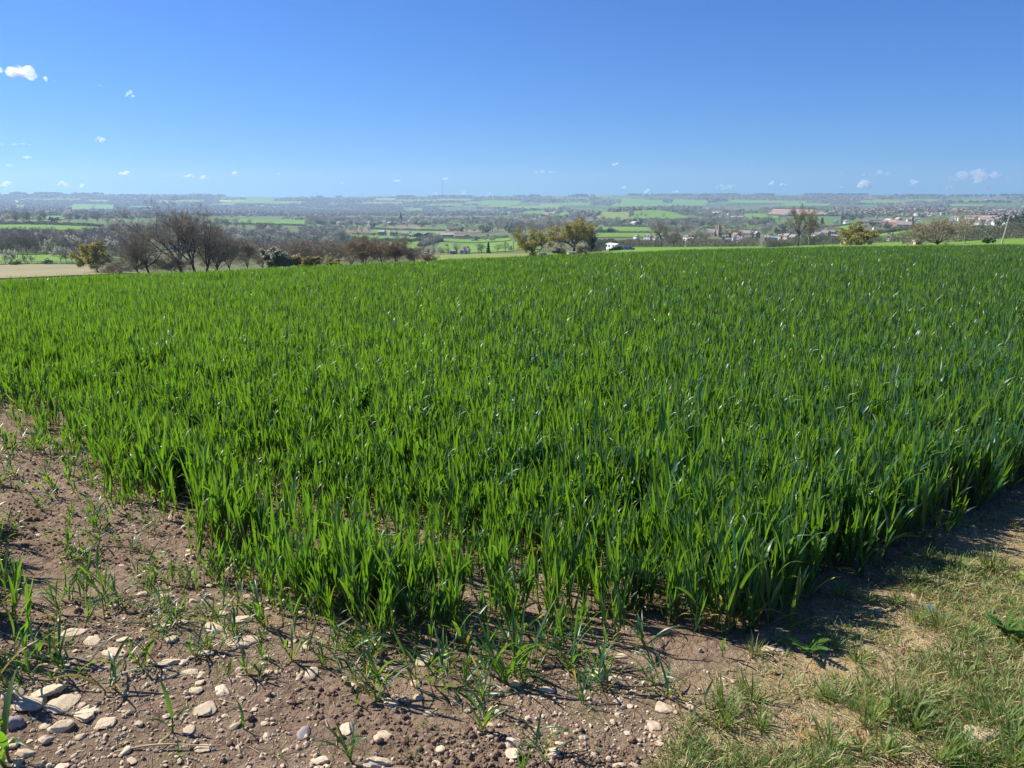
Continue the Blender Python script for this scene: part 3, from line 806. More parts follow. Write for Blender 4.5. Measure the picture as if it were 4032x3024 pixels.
def grow(rg, H, trunk=0.25, limbs=6, subs=(5, 4, 4), ang=(0.75, 0.7, 0.6), ratio=(0.62, 0.5, 0.45), wob=0.16, up=0.10, r0=0.03, lean=(0, 0), top_limbs=True, start_dir=None, segs=(5, 5, 4, 3), spread=1.0):
    """a branching skeleton; returns per-level branch lists"""
    lev = [[] for _ in range(len(subs) + 1)]
    def unit(v): return v / max(np.linalg.norm(v), 1e-9)
    def go(p, d, L, r, lv):
        n = segs[min(lv, len(segs) - 1)]
        P, Rr = [p], [r]
        last = lv == len(subs)
        for i in range(n):
            d = unit(d + rg.normal(0, wob, 3) + np.array([0, 0, up]))
            p = p + d * (L / n); P.append(p)
            Rr.append(r * (1 - (0.5 if not last else 0.85) * (i + 1) / n))
        lev[lv].append((np.array(P), np.array(Rr)))
        if last: return
        m = subs[lv]
        for q in range(m):
            t = rg.uniform(0.28, 1.0) if lv > 0 else rg.uniform(0.0, 1.0) ** 0.7
            t = 1.0 if q == 0 else t
            f = t * n; i = min(int(f), n - 1); pp = P[i] + (P[i + 1] - P[i]) * (f - i)
            dd = unit(P[i + 1] - P[i])
            ax = unit(np.cross(dd, rg.normal(0, 1, 3)))
            an = ang[min(lv, len(ang) - 1)] * rg.uniform(0.6, 1.3) * (0.45 if q == 0 else 1)
            nd = dd * math.cos(an) + np.cross(ax, dd) * math.sin(an)
            nd = unit(nd * np.array([spread, spread, 1.0]))
            rr = r * (1 - 0.5 * t)
            go(pp, nd, L * ratio[min(lv, len(ratio) - 1)] * rg.uniform(0.75, 1.2), rr * (0.8 if q == 0 else 0.58), lv + 1)
    # trunk
    d = unit(np.array([lean[0], lean[1], 1.0])); p = np.array([0, 0, -0.03 * H]); P, Rr = [p], [r0 * H * 1.25]
    L = trunk * H
    for i in range(4):
        d = unit(d + rg.normal(0, 0.05, 3)); p = p + d * (L / 4 + (0.03 * H if i == 0 else 0)); P.append(p); Rr.append(r0 * H * (1 - 0.05 * (i + 1)))
    trunkb = (np.array(P), np.array(Rr))
    for q in range(limbs):
        a = 2 * math.pi * (q + rg.uniform(-.3, .3)) / limbs
        an = (ang[0] * rg.uniform(0.35, 1.25)) if q else 0.12
        pp = P[-1] + (P[-2] - P[-1]) * rg.uniform(0, 0.8) if q else P[-1]
        nd = np.array([math.cos(a) * math.sin(an) * spread, math.sin(a) * math.sin(an) * spread, math.cos(an)])
        go(pp, unit(nd + d * 0.3), (H - L) * rg.uniform(0.48, 0.68), r0 * H * rg.uniform(0.45, 0.68), 0)
    return trunkb, lev

def norm_height(trunkb, lev, H):
    top = max(b[0][:, 2].max() for l in lev for b in l)
    k = H / top
    sc = lambda b: (b[0] * k, b[1] * k)
    return sc(trunkb), [[sc(b) for b in l] for l in lev]

def spray(rg, branches, n, L, w, up=0.3, spread=0.7, along=(0.2, 1.0)):
    """thin twigs (narrow triangles-as-quads) fanning from branches"""
    P, D = [], []
    for b in branches:
        pts = b[0]; m = len(pts) - 1
        t = rg.uniform(along[0], along[1], n) * m
        i = np.minimum(t.astype(int), m - 1)
        P.append(pts[i] + (pts[i + 1] - pts[i]) * (t - i)[:, None])
        d = pts[i + 1] - pts[i]; D.append(d / np.maximum(np.linalg.norm(d, axis=1, keepdims=True), 1e-9))
    P, D = np.vstack(P), np.vstack(D)
    D = D + rg.normal(0, spread, D.shape) + np.array([0, 0, up]); D /= np.linalg.norm(D, axis=1, keepdims=True)
    S = np.cross(D, rg.normal(0, 1, D.shape)); S /= np.maximum(np.linalg.norm(S, axis=1, keepdims=True), 1e-9)
    ll = L * rg.uniform(0.5, 1.3, len(P))[:, None]
    mid = P + D * ll * 0.5 + rg.normal(0, 0.05, P.shape) * ll
    E = P + D * ll
    V = np.stack([P, mid + S * w * 0.5, E, mid - S * w * 0.5], 1).reshape(-1, 3)
    F = np.arange(len(V)).reshape(-1, 4)
    T = np.repeat(rg.random(len(P)), 4)
    return V, F, T

def leaf_cloud(rg, C, size, flat=0.0):
    C = np.asarray(C); n = len(C)
    a = rg.normal(0, 1, (n, 3)); a /= np.linalg.norm(a, axis=1, keepdims=True)
    b = np.cross(a, rg.normal(0, 1, (n, 3))); b /= np.maximum(np.linalg.norm(b, axis=1, keepdims=True), 1e-9)
    s = (size * rg.uniform(0.6, 1.35, n))[:, None]
    V = np.stack([C - a * s * .5, C + b * s * .38, C + a * s * .5, C - b * s * .38], 1).reshape(-1, 3)
    return V, np.arange(4 * n).reshape(-1, 4), np.repeat(rg.random(n), 4)

def along_points(rg, branches, n, jit):
    out = []
    for b in branches:
        pts = b[0]; m = len(pts) - 1
        t = rg.uniform(0.15, 1.0, n) * m; i = np.minimum(t.astype(int), m - 1)
        out.append(pts[i] + (pts[i + 1] - pts[i]) * (t - i)[:, None] + rg.normal(0, jit, (n, 3)))
    return np.vstack(out)

def tree_meshes(kind, seed, H=1.0, hero=False):
    """(trunk mesh, crown mesh) for a tree of height H"""
    rg = np.random.default_rng(seed)
    bark = M['bark']
    if kind in ('bare', 'bud', 'leafy', 'blossom', 'copper', 'fresh'):
        tb, lev = grow(rg, H, trunk=rg.uniform(.16, .28), limbs=int(rg.integers(5, 8)), subs=(4, 4), ang=(0.85, 0.75), ratio=(0.6, 0.55), r0=0.024, segs=(4, 3, 3), spread=1.15)
        tb, lev = norm_height(tb, lev, H)
        v, f = tubes([(tb[0], tb[1], 5)] + [(b[0], b[1], 3) for b in lev[0]] + [(b[0], b[1] * 0.9, 3) for b in lev[1]], 4)
        tm = np_mesh('trunk', v, f, [bark], smooth=True)
        if kind == 'bare':
            cr = spray(rg, lev[2], 7, 0.16 * H, 0.012 * H, 0.25, 0.55)
            cm = M['bare_crown']
        else:
            C = along_points(rg, lev[2], 7 if kind != 'bud' else 6, 0.035 * H)
            cr = leaf_cloud(rg, C, 0.075 * H)
            cm = {'bud': M['bud_crown'], 'leafy': M['leafy'], 'blossom': M['blossom'], 'copper': M['copper'], 'fresh': M['fresh']}[kind]
            if kind == 'bud':
                c2 = spray(rg, lev[2], 4, 0.13 * H, 0.010 * H, 0.2, 0.6)
                cr = merge([cr, (c2[0], c2[1], c2[2] * 0)])
    elif kind in ('evergreen', 'bush', 'olive_bush', 'gorse'):
        tb = (np.array([[0, 0, -.05 * H], [0, 0, .4 * H]]), np.array([.03 * H, .02 * H]))
        v, f = tubes([(tb[0], tb[1], 5)], 5)
        tm = np_mesh('trunk', v, f, [bark])
        C = []
        for _ in range(9):
            c = np.array([rg.normal(0, .26), rg.normal(0, .26), rg.uniform(.10, .68)]) * H
            q = rg.normal(0, 1, (85, 3)); q /= np.linalg.norm(q, axis=1, keepdims=True)
            C.append(c + q * H * rg.uniform(.17, .30) * rg.uniform(.75, 1.05, (85, 1)))
        C = np.vstack(C); C[:, 2] = np.clip(C[:, 2], 0.02 * H, H)
        cr = leaf_cloud(rg, C, 0.10 * H)
        cm = {'evergreen': M['dark'], 'bush': M['leafy'], 'olive_bush': M['bud_crown'], 'gorse': M['gorse']}[kind]
    else:                                              # conifer / poplar
        wd = .22 if kind == 'conifer' else .14
        tb = (np.array([[0, 0, -.03 * H], [0, 0, .5 * H], [0, 0, .97 * H]]), np.array([.022 * H, .014 * H, .003 * H]))
        v, f = tubes([(tb[0], tb[1], 5)], 5)
        tm = np_mesh('trunk', v, f, [bark], smooth=True)
        n = 620
        t = rg.uniform(0.05, 1, n)
        rad = wd * H * ((1 - t) ** 0.8 if kind == 'conifer' else np.sin(np.pi * np.clip(t * .93 + .07, 0, 1)) ** .7) * (0.75 + 0.3 * np.sin(t * 34)) * rg.uniform(.65, 1.05, n)
        a = rg.uniform(0, 6.28, n)
        C = np.stack([rad * np.cos(a), rad * np.sin(a), t * H], -1)
        cr = leaf_cloud(rg, C, 0.09 * H)
        cm = M['dark'] if kind == 'conifer' else M['fresh']
    return tm, np_mesh('crown', cr[0], cr[1], [cm], tint=cr[2])

TREES = {k: [tree_meshes(k, 100 + 17 * i + 1000 * j) for i in range(n)]
         for j, (k, n) in enumerate([('bare', 6), ('bud', 3), ('leafy', 3), ('evergreen', 3), ('conifer', 2), ('poplar', 1), ('blossom', 2), ('bush', 3), ('olive_bush', 2), ('copper', 1), ('fresh', 2), ('gorse', 1)])}
NAMES = dict(bare='bare_tree', bud='budding_tree', leafy='leafy_tree', evergreen='evergreen_tree', conifer='conifer', poplar='poplar_tree', blossom='blossom_tree',
             bush='green_bush', olive_bush='olive_bush', copper='copper_tree', fresh='fresh_green_tree', gorse='gorse_bush')
CATS = dict(bush='bush', olive_bush='bush', gorse='bush')
def plant(kind, x, y, h, label, group=None, wide=1.0):
    tm, cm = R.choice(TREES[kind])
    o = empty(NAMES[kind], (x, y, gz(x, y) - 0.01 * h), R.uniform(0, 6.28), 1)
    o.scale = (h * wide, h * wide, h)
    tag(o, label, CATS.get(kind, 'tree'), group)
    link('trunk', tm, o); link('crown', cm, o)
    return o
# ------------------------------------------------------------------ the big trees and shrubs past the brow
def hero(name, label, px, py_base, r, H, seed, kw, crown, twn=9, twL=0.09, twW=0.0035, leafn=0, leaf=0.35, leafmat=None, rz=0.0, bark='bark', group=None, cat='tree', stems=None, crown_w=1.0, wide=1.0, leafsel=None):
    x, y = polar(px, r, py_base)
    z = CAM_Z - r * float(azT(px, py_base)[1])
    z = min(z, gz(x, y) + 0.2) if z > gz(x, y) else z
    o = empty(name, (x, y, gz(x, y)), rz)
    o.scale = (wide, wide, 1)
    tag(o, label, cat, group)
    rg = np.random.default_rng(seed)
    allb, tips = [], []
    for st in (stems or [dict(at=(0, 0), k=1.0, lean=(0, 0))]):
        kk = dict(kw); kk['lean'] = st['lean']
        tb, lev = grow(rg, H * st['k'], **kk)
        if st.get('norm', True): tb, lev = norm_height(tb, lev, H * st['k'])
        off = np.array([st['at'][0], st['at'][1], 0])
        fix = lambda b: (b[0] + off, b[1])
        tb = fix(tb); lev = [[fix(b) for b in l] for l in lev]
        v, f = tubes([(tb[0], tb[1], 8)], 8)
        link('trunk', np_mesh('trunk', v, f, [M[bark]], smooth=True), o)
        for b in lev[0]: allb.append((b[0], b[1], 6))
        for b in lev[1]: allb.append((b[0], b[1], 4))
        for l in lev[2:-1]:
            for b in l: allb.append((b[0], b[1], 3))
        tips += lev[-1]
    v, f = tubes(allb, 4)
    link('limbs', np_mesh('limbs', v, f, [M[bark]], smooth=True), o)
    v, f = tubes([(b[0], np.maximum(b[1], 0.004), 3) for b in tips], 3)
    t = rg.random(len(v))
    s = spray(rg, tips, twn, twL * H, twW * H * crown_w, 0.15, 0.55)
    cv, cf, ct = merge([(v, f, t), s])
    link('crown', np_mesh('crown', cv, cf, [M[crown]], tint=ct), o)
    if leafn:
        tt = tips if leafsel is None else [b for b in tips if leafsel(b[0][-1])]
        C = along_points(rg, tt, leafn, 0.028 * H)
        lv, lf, lt = leaf_cloud(rg, C, leaf)
        lo = link('foliage', np_mesh('foliage', lv, lf, [M[leafmat or 'oak_leaf']], tint=lt), o)
    return o

BIG = dict(trunk=.16, limbs=6, subs=(5, 4, 4), ang=(0.75, 0.65, 0.6), ratio=(0.62, 0.55, 0.5), r0=0.024, wob=0.13, up=0.05, spread=1.25)
hero('bare_tree', 'tall bare many-trunked tree standing just past the brow of the wheat', 762, 1078, 112, 9.6, 21, dict(BIG, trunk=.14, limbs=5), 'twig', rz=0.4, twn=7, twW=.0028,
     stems=[dict(at=(-1.3, 0), k=1.0, lean=(-.30, 0)), dict(at=(.2, .3), k=.92, lean=(-.05, .1)), dict(at=(1.5, -.2), k=.86, lean=(.28, 0)), dict(at=(2.6, .2), k=.62, lean=(.75, 0.1))], wide=1.0)
hero('bare_tree', 'smaller bare tree leaning left beside the tall many-trunked one', 592, 1082, 110, 6.9, 33, dict(BIG, trunk=.2, limbs=6), 'twig', rz=1.0,
     stems=[dict(at=(0, 0), k=1.0, lean=(-.45, 0)), dict(at=(-.8, .4), k=.7, lean=(-.8, .2))])
hero('bare_shrub', 'low tangled bare shrub at the foot of the leaning bare tree', 470, 1086, 108, 2.3, 35, dict(BIG, trunk=.08, limbs=6, ang=(1.0, .7, .6)), 'twig', cat='bush', wide=1.7, twL=0.2, twW=0.006)
hero('bare_shrub', 'bare brambly shrub filling the gap between the two bare trees', 690, 1080, 111, 2.9, 36, dict(BIG, trunk=.08, limbs=7, ang=(1.0, .7, .6)), 'twig', cat='bush', wide=1.7, twL=0.18, twW=0.006)
THK = dict(trunk=.07, limbs=9, subs=(4, 4, 3), ang=(0.55, 0.55, 0.55), ratio=(0.6, 0.55, 0.5), r0=0.014, wob=0.12, up=0.08)
hero('bare_shrub', 'grey bare thicket tree directly right of the tall bare tree', 905, 1070, 122, 5.2, 41, THK, 'twig', cat='bush', wide=1.25, twL=.13, twW=.005)
hero('bare_shrub', 'bare sapling thicket with a few yellow buds left of the round green bush', 975, 1066, 128, 5.0, 42, THK, 'twig', leafn=3, leaf=.12, leafmat='bud_crown', cat='bush', wide=1.1, twL=.13, twW=.005)
hero('green_bush', 'round leafy green bush on the brow between bare thickets', 1090, 1062, 108, 3.0, 43, dict(THK, ang=(1.0, .8, .6), limbs=10), 'twig', leafn=26, leaf=.19, leafmat='fresh', cat='bush', wide=1.45, twL=.12, twW=.006)
hero('bare_shrub', 'wide grey bare thicket behind the round green bush', 1185, 1060, 130, 4.5, 44, dict(THK, ang=(.75, .6, .5)), 'twig', cat='bush', wide=1.45, twL=.13, twW=.005)
hero('bare_shrub', 'grey bare thicket just right of the wide one behind the green bush', 1330, 1054, 150, 4.6, 45, THK, 'twig', cat='bush', wide=1.3, twL=.13, twW=.005)
hero('olive_bush', 'low yellow-green bush at the crop edge right of the round green one', 1215, 1060, 106, 1.75, 46, dict(THK, ang=(1.1, .8, .6)), 'twig', leafn=24, leaf=.15, leafmat='oak_leaf', cat='bush', wide=2.0, twL=.14, twW=.008)
hero('olive_bush', 'lowest yellow-green bush peeping over the wheat before the brown thicket', 1310, 1056, 106, 1.2, 47, dict(THK, ang=(1.1, .8, .6)), 'twig', leafn=20, leaf=.14, leafmat='oak_leaf', cat='bush', wide=2.2, twL=.14, twW=.008)
hero('bare_shrub', 'broad reddish brown twiggy thicket at the edge of the wheat', 1435, 1048, 118, 4.9, 48, dict(THK, limbs=11, ang=(.95, .7, .6)), 'brown_twig', cat='bush', wide=1.5, twn=14, twL=.12, twW=.006, bark='bark')
hero('bare_shrub', 'rounded reddish brown thicket, right half of the brown pair', 1565, 1043, 120, 4.4, 49, dict(THK, limbs=11, ang=(.95, .7, .6)), 'brown_twig', cat='bush', wide=1.5, twn=16, twL=.12, twW=.006, bark='bark')
hero('bare_shrub', 'low straggling bare shrub tailing off right of the brown thickets', 1690, 1034, 128, 2.0, 50, THK, 'brown_twig', cat='bush', wide=2.0, twL=.16, twW=.008)
for i, (px, pb, r, h, lab) in enumerate([(855, 1072, 140, 4.2, 'dusky bare thicket between the tall bare tree and the grey thicket'), (1035, 1064, 145, 4.0, 'dusky bare thicket close behind the left side of the green bush'),
    (1265, 1056, 138, 4.2, 'dusky bare thicket above the lowest yellow-green bush'), (1385, 1050, 140, 4.0, 'dusky bare thicket left behind the broad reddish brown one'), (1500, 1046, 126, 4.3, 'brownish thicket joining the two reddish brown ones'), (1630, 1040, 132, 3.0, 'brownish thicket sloping down right of the rounded reddish one')]):
    hero('bare_shrub', lab, px, pb, r, h, 90 + i, dict(THK, ang=(.8, .6, .5)), 'brown_twig' if i > 3 else 'twig', cat='bush', wide=1.7, twL=.13, twW=.006)
OAK = dict(trunk=.22, limbs=7, subs=(5, 4, 3), ang=(0.95, 0.75, 0.65), ratio=(0.6, 0.55, 0.5), r0=0.030, wob=0.16, up=0.03, spread=1.2)
hero('oak_tree', 'small lone oak in yellow bud on the pale stubble field', 386, 1086, 190, 7.0, 61, dict(OAK, trunk=.28), 'twig', leafn=22, leaf=.36, wide=1.1)
hero('oak_tree', 'rounded yellow-budding oak left of the taller oak', 2103, 1016, 250, 9.3, 62, dict(OAK, trunk=.12, ang=(1.05, .8, .7)), 'twig', leafn=26, leaf=.36, wide=1.15, leafsel=lambda p: p[2] > 4.0 or p[0] < .5)
hero('oak_tree', 'tallest budding oak with a thick dark leaning trunk', 2258, 1008, 262, 12.2, 68, dict(OAK, trunk=.26, r0=.036), 'twig', leafn=24, leaf=.42, wide=1.12, leafsel=lambda p: p[2] > 5.0 and p[0] < 5.5)
hero('dark_shrub', 'dark ivy-clad shrub under the right side of the tallest oak', 2328, 1004, 268, 6.0, 64, dict(THK, ang=(.4, .5, .5)), 'twig', leafn=18, leaf=.36, leafmat='dark', cat='bush', wide=.8)
hero('bare_shrub', 'brown rounded shrub between the tallest oak and the caravan', 2292, 1005, 255, 3.3, 65, dict(THK, ang=(1.0, .7, .6)), 'brown_twig', cat='bush', wide=1.6, twL=.14, twW=.012, leafn=4, leaf=.2, leafmat='hedge_leaf')
hero('dark_shrub', 'low dark shrub between the two budding oaks', 2205, 1014, 250, 2.6, 66, dict(THK, ang=(1.0, .7, .6)), 'twig', leafn=8, leaf=.2, leafmat='hedge_leaf', cat='bush', wide=1.6, twL=.16, twW=.012)
TALL = dict(trunk=.30, limbs=5, subs=(5, 4, 4), ang=(0.5, 0.65, 0.7), ratio=(0.58, 0.5, 0.5), r0=0.022, wob=0.15, up=0.10)
hero('bare_tree', 'tall bare tree with ragged broken limbs rising from the far hedge', 3143, 970, 262, 13.4, 71, TALL, 'twig', twL=.075, twW=.0045, wide=.85)
hero('bare_tree', 'bare pale-limbed tree close right of the ragged tall one', 3186, 967, 268, 11.2, 72, dict(TALL, trunk=.24, ang=(.7, .7, .7)), 'twig', bark='pale_bark', twL=.09, twW=.005, wide=1.05)
hero('oak_tree', 'squat spreading oak in yellow bud in front of the far village', 3390, 974, 215, 6.3, 73, dict(OAK, trunk=.10, ang=(1.2, .8, .7)), 'twig', leafn=13, leaf=.32, wide=1.35)
hero('bare_tree', 'wide dense bare thicket tree close to the right-hand brow', 3690, 970, 150, 5.7, 74, dict(BIG, trunk=.08, limbs=10, ang=(1.05, .7, .6)), 'twig', twL=.11, twW=.0055, wide=1.35, leafn=0)
hero('bare_shrub', 'grey bare shrub on the left flank of the dense thicket tree', 3625, 970, 156, 4.0, 75, THK, 'twig', cat='bush', wide=1.4, twL=.13, twW=.007)
hero('bare_tree', 'bleached half-dead tree with a pale trunk right of the dense thicket', 3797, 968, 170, 6.2, 76, dict(BIG, trunk=.34, limbs=5, subs=(4, 3, 3)), 'twig', bark='pale_bark', twL=.10, twW=.005, wide=1.1)
hero('bare_tree', 'bare parkland tree standing alone behind the hedge left of the church', 2606, 956, 350, 10.8, 77, dict(TALL, trunk=.26, ang=(.8, .7, .7)), 'twig', twL=.085, twW=.005, wide=1.2)
hero('bare_tree', 'lower dusky bare tree tucked right of the lone parkland tree', 2652, 957, 355, 6.6, 78, BIG, 'twig', twL=.10, twW=.008, wide=1.15, leafn=5, leaf=.3, leafmat='hedge_leaf')
hero('green_bush', 'small round green bush in the grass left of the leaning pole', 3888, 967, 128, 1.15, 79, THK, 'twig', leafn=16, leaf=.12, leafmat='leafy', cat='bush', wide=1.6)

# ------------------------------------------------------------------ hedges
def hedge(label, pts, H, W, dens=9.0, leaf=0.30, m='hedge_leaf', seed=0, group=None, lumpy=0.35, twigs=True):
    """a hedge along world points; foliage is many leaf-sized faces through its bulk"""
    rg = np.random.default_rng(seed + 500)
    P = np.array(pts, float); d = np.hypot(*np.diff(P, axis=0).T); tot = d.sum(); cum = np.r_[0, np.cumsum(d)]
    n = int(tot * dens * H * W * (2.6 if twigs else 1.5))
    t = rg.uniform(0, tot, n)
    X = np.interp(t, cum, P[:, 0]); Y = np.interp(t, cum, P[:, 1])
    hh = H * (1 - lumpy + 2 * lumpy * fbm(t / (H * 1.6), t * 0 + seed, 40 + seed, 3))
    u = rg.uniform(-1, 1, n); v = rg.random(n) ** 0.75
    wv = W * 0.5 * np.sqrt(np.clip(1.02 - (2 * np.abs(v - .42)) ** 2.4, 0.04, 1))
    i = np.clip(np.searchsorted(cum, t) - 1, 0, len(d) - 1)
    nx, ny = -(P[i + 1, 1] - P[i, 1]) / d[i], (P[i + 1, 0] - P[i, 0]) / d[i]
    X2, Y2 = X + nx * u * wv, Y + ny * u * wv
    Z = ground(X2, Y2) + v * hh
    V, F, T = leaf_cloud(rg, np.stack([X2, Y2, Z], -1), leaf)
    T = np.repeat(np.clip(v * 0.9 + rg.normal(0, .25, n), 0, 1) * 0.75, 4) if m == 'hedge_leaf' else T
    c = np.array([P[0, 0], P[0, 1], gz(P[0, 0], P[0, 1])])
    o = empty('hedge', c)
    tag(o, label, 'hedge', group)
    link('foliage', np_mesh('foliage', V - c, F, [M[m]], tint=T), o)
    if twigs:
        k = int(tot * 1.2)
        tt = rg.uniform(0, tot, k); sx, sy = np.interp(tt, cum, P[:, 0]), np.interp(tt, cum, P[:, 1]); sz = ground(sx, sy)
        br = [(np.array([[a - c[0], b - c[1], z - c[2] - .1], [a - c[0] + rg.normal(0, .2), b - c[1] + rg.normal(0, .2), z - c[2] + H * rg.uniform(.4, .8)]]), np.array([.04, .015]), 3) for a, b, z in zip(sx, sy, sz)]
        v, f = tubes(br, 3)
        tag(link('stems', np_mesh('stems', v, f, [M['bark']]), o), kind='stuff')
    return o
def pl(*c): return [polar(a, r) for a, r in c]
def pxl(*c): return [at(a, b)[:2] for a, b in c]
hedge('overgrown brown-topped hedge behind the white caravan', pl((2318, 300), (2360, 325), (2420, 340), (2480, 345), (2590, 340), (2700, 338)), 3.9, 3.2, 12, .26, seed=1)
hedge('long dark hedge along the green field below the church', pl((2706, 338), (2800, 336), (2900, 332), (2990, 325)), 3.4, 3.0, 13, .26, seed=2)
hedge('short end of hedge beyond the field gap, under the ragged tall tree', pl((3022, 236), (3060, 250), (3120, 262), (3150, 266)), 2.7, 3.0, 14, .22, seed=3)
hedge('dark hedge running right from the pale-limbed bare tree', pl((3158, 300), (3230, 318), (3310, 325), (3350, 326)), 3.6, 3.0, 12, .26, seed=4)
hedge('dark low hedge right of the squat oak', pl((3400, 322), (3460, 330), (3508, 333)), 2.7, 2.6, 13, .25, seed=5)
hedge('rounded olive scrub hedge before the dense thicket tree', pl((3508, 285), (3545, 285), (3590, 283)), 3.0, 3.6, 12, .25, seed=6)
hedge('olive hedge rising to the right-hand picture edge behind the pole', pl((3780, 195), (3850, 205), (3930, 214), (4032, 226), (4200, 235)), 3.2, 2.6, 13, .22, seed=7)
hedge('lower hedge of the tree paddock above the stubble', pl((-200, 300), (0, 301), (150, 304), (300, 306), (540, 312)), 1.2, 1.4, 14, .25, seed=8)
hedge('thin hedge across the middle of the tree paddock', pl((420, 395), (480, 400), (560, 405)), 2.2, 1.8, 10, .3, seed=9)
for i, (lab, pts, H) in enumerate([
    ('dark hedge crossing the slope below the farm barns', [(1460, 953), (1530, 951), (1600, 952), (1655, 951)], 5),
    ('hedge climbing diagonally through the meadows below the farm', [(1650, 973), (1680, 963), (1712, 955), (1740, 950)], 6),
    ('thin hedge along the top of the farm meadow', [(1385, 923), (1430, 924), (1480, 926)], 3),
    ('hedge under the long bare wood above the farm', [(1455, 904), (1550, 908), (1650, 910), (1755, 912)], 5),
    ('dark hedge crossing behind the tallest oak', [(2020, 937), (2110, 937), (2200, 936)], 4),
    ('low dark hedge line splitting the two meadows right of the oaks', [(2330, 917), (2395, 917), (2420, 916)], 5),
    ('thin hedge continuing the meadow line towards the lone parkland tree', [(2430, 917), (2500, 917), (2560, 918)], 3),
    ('dark thick hedge along the top edge of the meadow right of the oaks', [(2380, 892), (2450, 894), (2540, 896), (2580, 900)], 6),
    ('hedge along the crest of the smooth green hill', [(2600, 830), (2680, 836), (2750, 848), (2800, 856)], 6),
    ('dark hedge under the meadow right of the church tower', [(2780, 899), (2830, 902), (2890, 901), (2930, 896)], 4),
    ('hedge along the foot of the brown ploughed field', [(3020, 850), (3120, 852), (3230, 851), (3300, 850)], 6),
    ('tree-lined hedge along the skyline edge of the ploughed field', [(3040, 823), (3120, 823), (3200, 825), (3260, 832)], 8),
    ('hedge on the upper rim of the bright strip field at far left', [(-60, 887), (100, 886), (250, 889), (436, 896)], 5),
    ('hedge under the wide green field right of the tall bare tree', [(770, 880), (900, 883), (1050, 886), (1205, 890)], 4),
    ('hedge along the far edge of the farm lane fields', [(1660, 938), (1740, 940), (1860, 941), (2000, 936)], 4),
    ('dark hedge round the small green field before the village', [(3225, 898), (3290, 893), (3372, 885)], 4),
    ('bushy hedge above the bright green field left of the dense thicket', [(3450, 922), (3500, 918), (3560, 908), (3600, 903)], 6)]):
    hedge(lab, pxl(*pts), H * .85, H * .9, 2.2, .9, seed=20 + i, twigs=False)

# ------------------------------------------------------------------ trees one can tell apart, zone by zone
n_trees = 0
def zone(x0, x1, y0, y1, n, kinds, h, where, slope=0.0, rmin=60, wide=1.0):
    """n trees in a photo box; label = look + where"""
    global n_trees
    look = dict(bare='bare grey-brown tree', bud='tree in yellow-green bud', leafy='leafy green tree', evergreen='dark rounded evergreen', conifer='dark pointed conifer', poplar='tall narrow green poplar',
                blossom='white-blossomed tree', bush='green bush', olive_bush='olive-budding bush', copper='copper-leaved tree', fresh='fresh pale green tree', gorse='yellow-flowering bush')
    qs = []
    for i in range(n):
        # spread them by best of a few candidates
        best = None
        for _ in range(6):
            c = (R.uniform(x0, x1), R.uniform(y0, y1))
            if not off_fields(np.array([c[0]]), np.array([c[1]]))[0]: continue
            dd = min([math.hypot((c[0] - q[0]), (c[1] - q[1]) * 4) for q in qs] or [1e9])
            if best is None or dd > best[0]: best = (dd, c)
        qs.append(best[1] if best else c)
    for px, py in qs:
        py += slope * (px - x0)
        k = R.choices([a for a, w in kinds], [w for a, w in kinds])[0]
        x, y, r = at(px, py, rmin)
        H = R.uniform(*h) * (1.0 if k not in ('bush', 'olive_bush', 'gorse') else .6)
        plant(k, x, y, H, look[k] + ' ' + where, 'trees ' + where, wide * R.uniform(.9, 1.2)); n_trees += 1
def one(kind, px, py, h, label, rmin=60, wide=1.0, r=None):
    global n_trees
    if r: x, y = polar(px, r, py)
    else: x, y, r = at(px, py, rmin)
    n_trees += 1
    return plant(kind, x, y, h, label, None, wide)

one('bare', 205, 1012, 7.0, 'bare spreading tree, largest of those dotted in the left paddock', wide=1.1)
one('bare', 142, 1015, 5.0, 'small bare tree with a crooked trunk, mid paddock')
one('bare', 70, 1018, 6.0, 'bare tree at the wood edge near the left picture margin')
one('bud', 48, 1040, 5.0, 'small budding tree by the paddock hedge at far left')
one('bare', 22, 1043, 3.0, 'smallest bare sapling by the paddock hedge at far left')
one('bare', 100, 1042, 3.4, 'thin bare sapling pair-mate in the lower paddock', wide=.8)
one('bare', 124, 1041, 3.0, 'thin bare sapling just right of another in the lower paddock', wide=.8)
one('evergreen', 190, 1043, 2.4, 'dark round bush alone on the lower paddock grass', wide=1.2)
one('evergreen', 68, 1046, 2.2, 'dark low bush at the paddock hedge below the budding tree', wide=1.3)
for i, px in enumerate((240, 262, 285, 306, 322)):
    one(('bud', 'bare', 'bud', 'bare', 'bare')[i], px, 1036 + (i % 2) * 3, 6.6 - .4 * (i % 3), ('yellowish budding tree, left end of the paddock clump', 'slim bare tree second in the paddock clump', 'budding tree in the middle of the paddock clump', 'bare tree fourth in the paddock clump', 'bare tree at the right end of the paddock clump')[i], wide=.85)
B, D = 'bare', 'evergreen'
zone(0, 420, 1000, 1006, 12, [(B, 1)], (7.5, 10), 'along the front of the wood above the left paddock')
zone(450, 560, 985, 1012, 8, [(B, 3), ('bud', 1)], (8, 11), 'in the dip left of the leaning bare tree')
zone(430, 640, 916, 932, 16, [('fresh', 4), ('bud', 2), ('leafy', 1)], (11, 17), 'on the pale green wooded knoll at left')
zone(600, 660, 925, 934, 4, [('leafy', 2), (D, 2)], (12, 16), 'at the dark right end of the wooded knoll')
zone(0, 430, 862, 886, 22, [(B, 6), ('bud', 1), (D, 1)], (10, 14), 'above the bright strip field at far left')
zone(640, 1010, 880, 906, 16, [(B, 4), ('bud', 2), ('leafy', 1)], (9, 13), 'across the slope right of the tall bare tree')
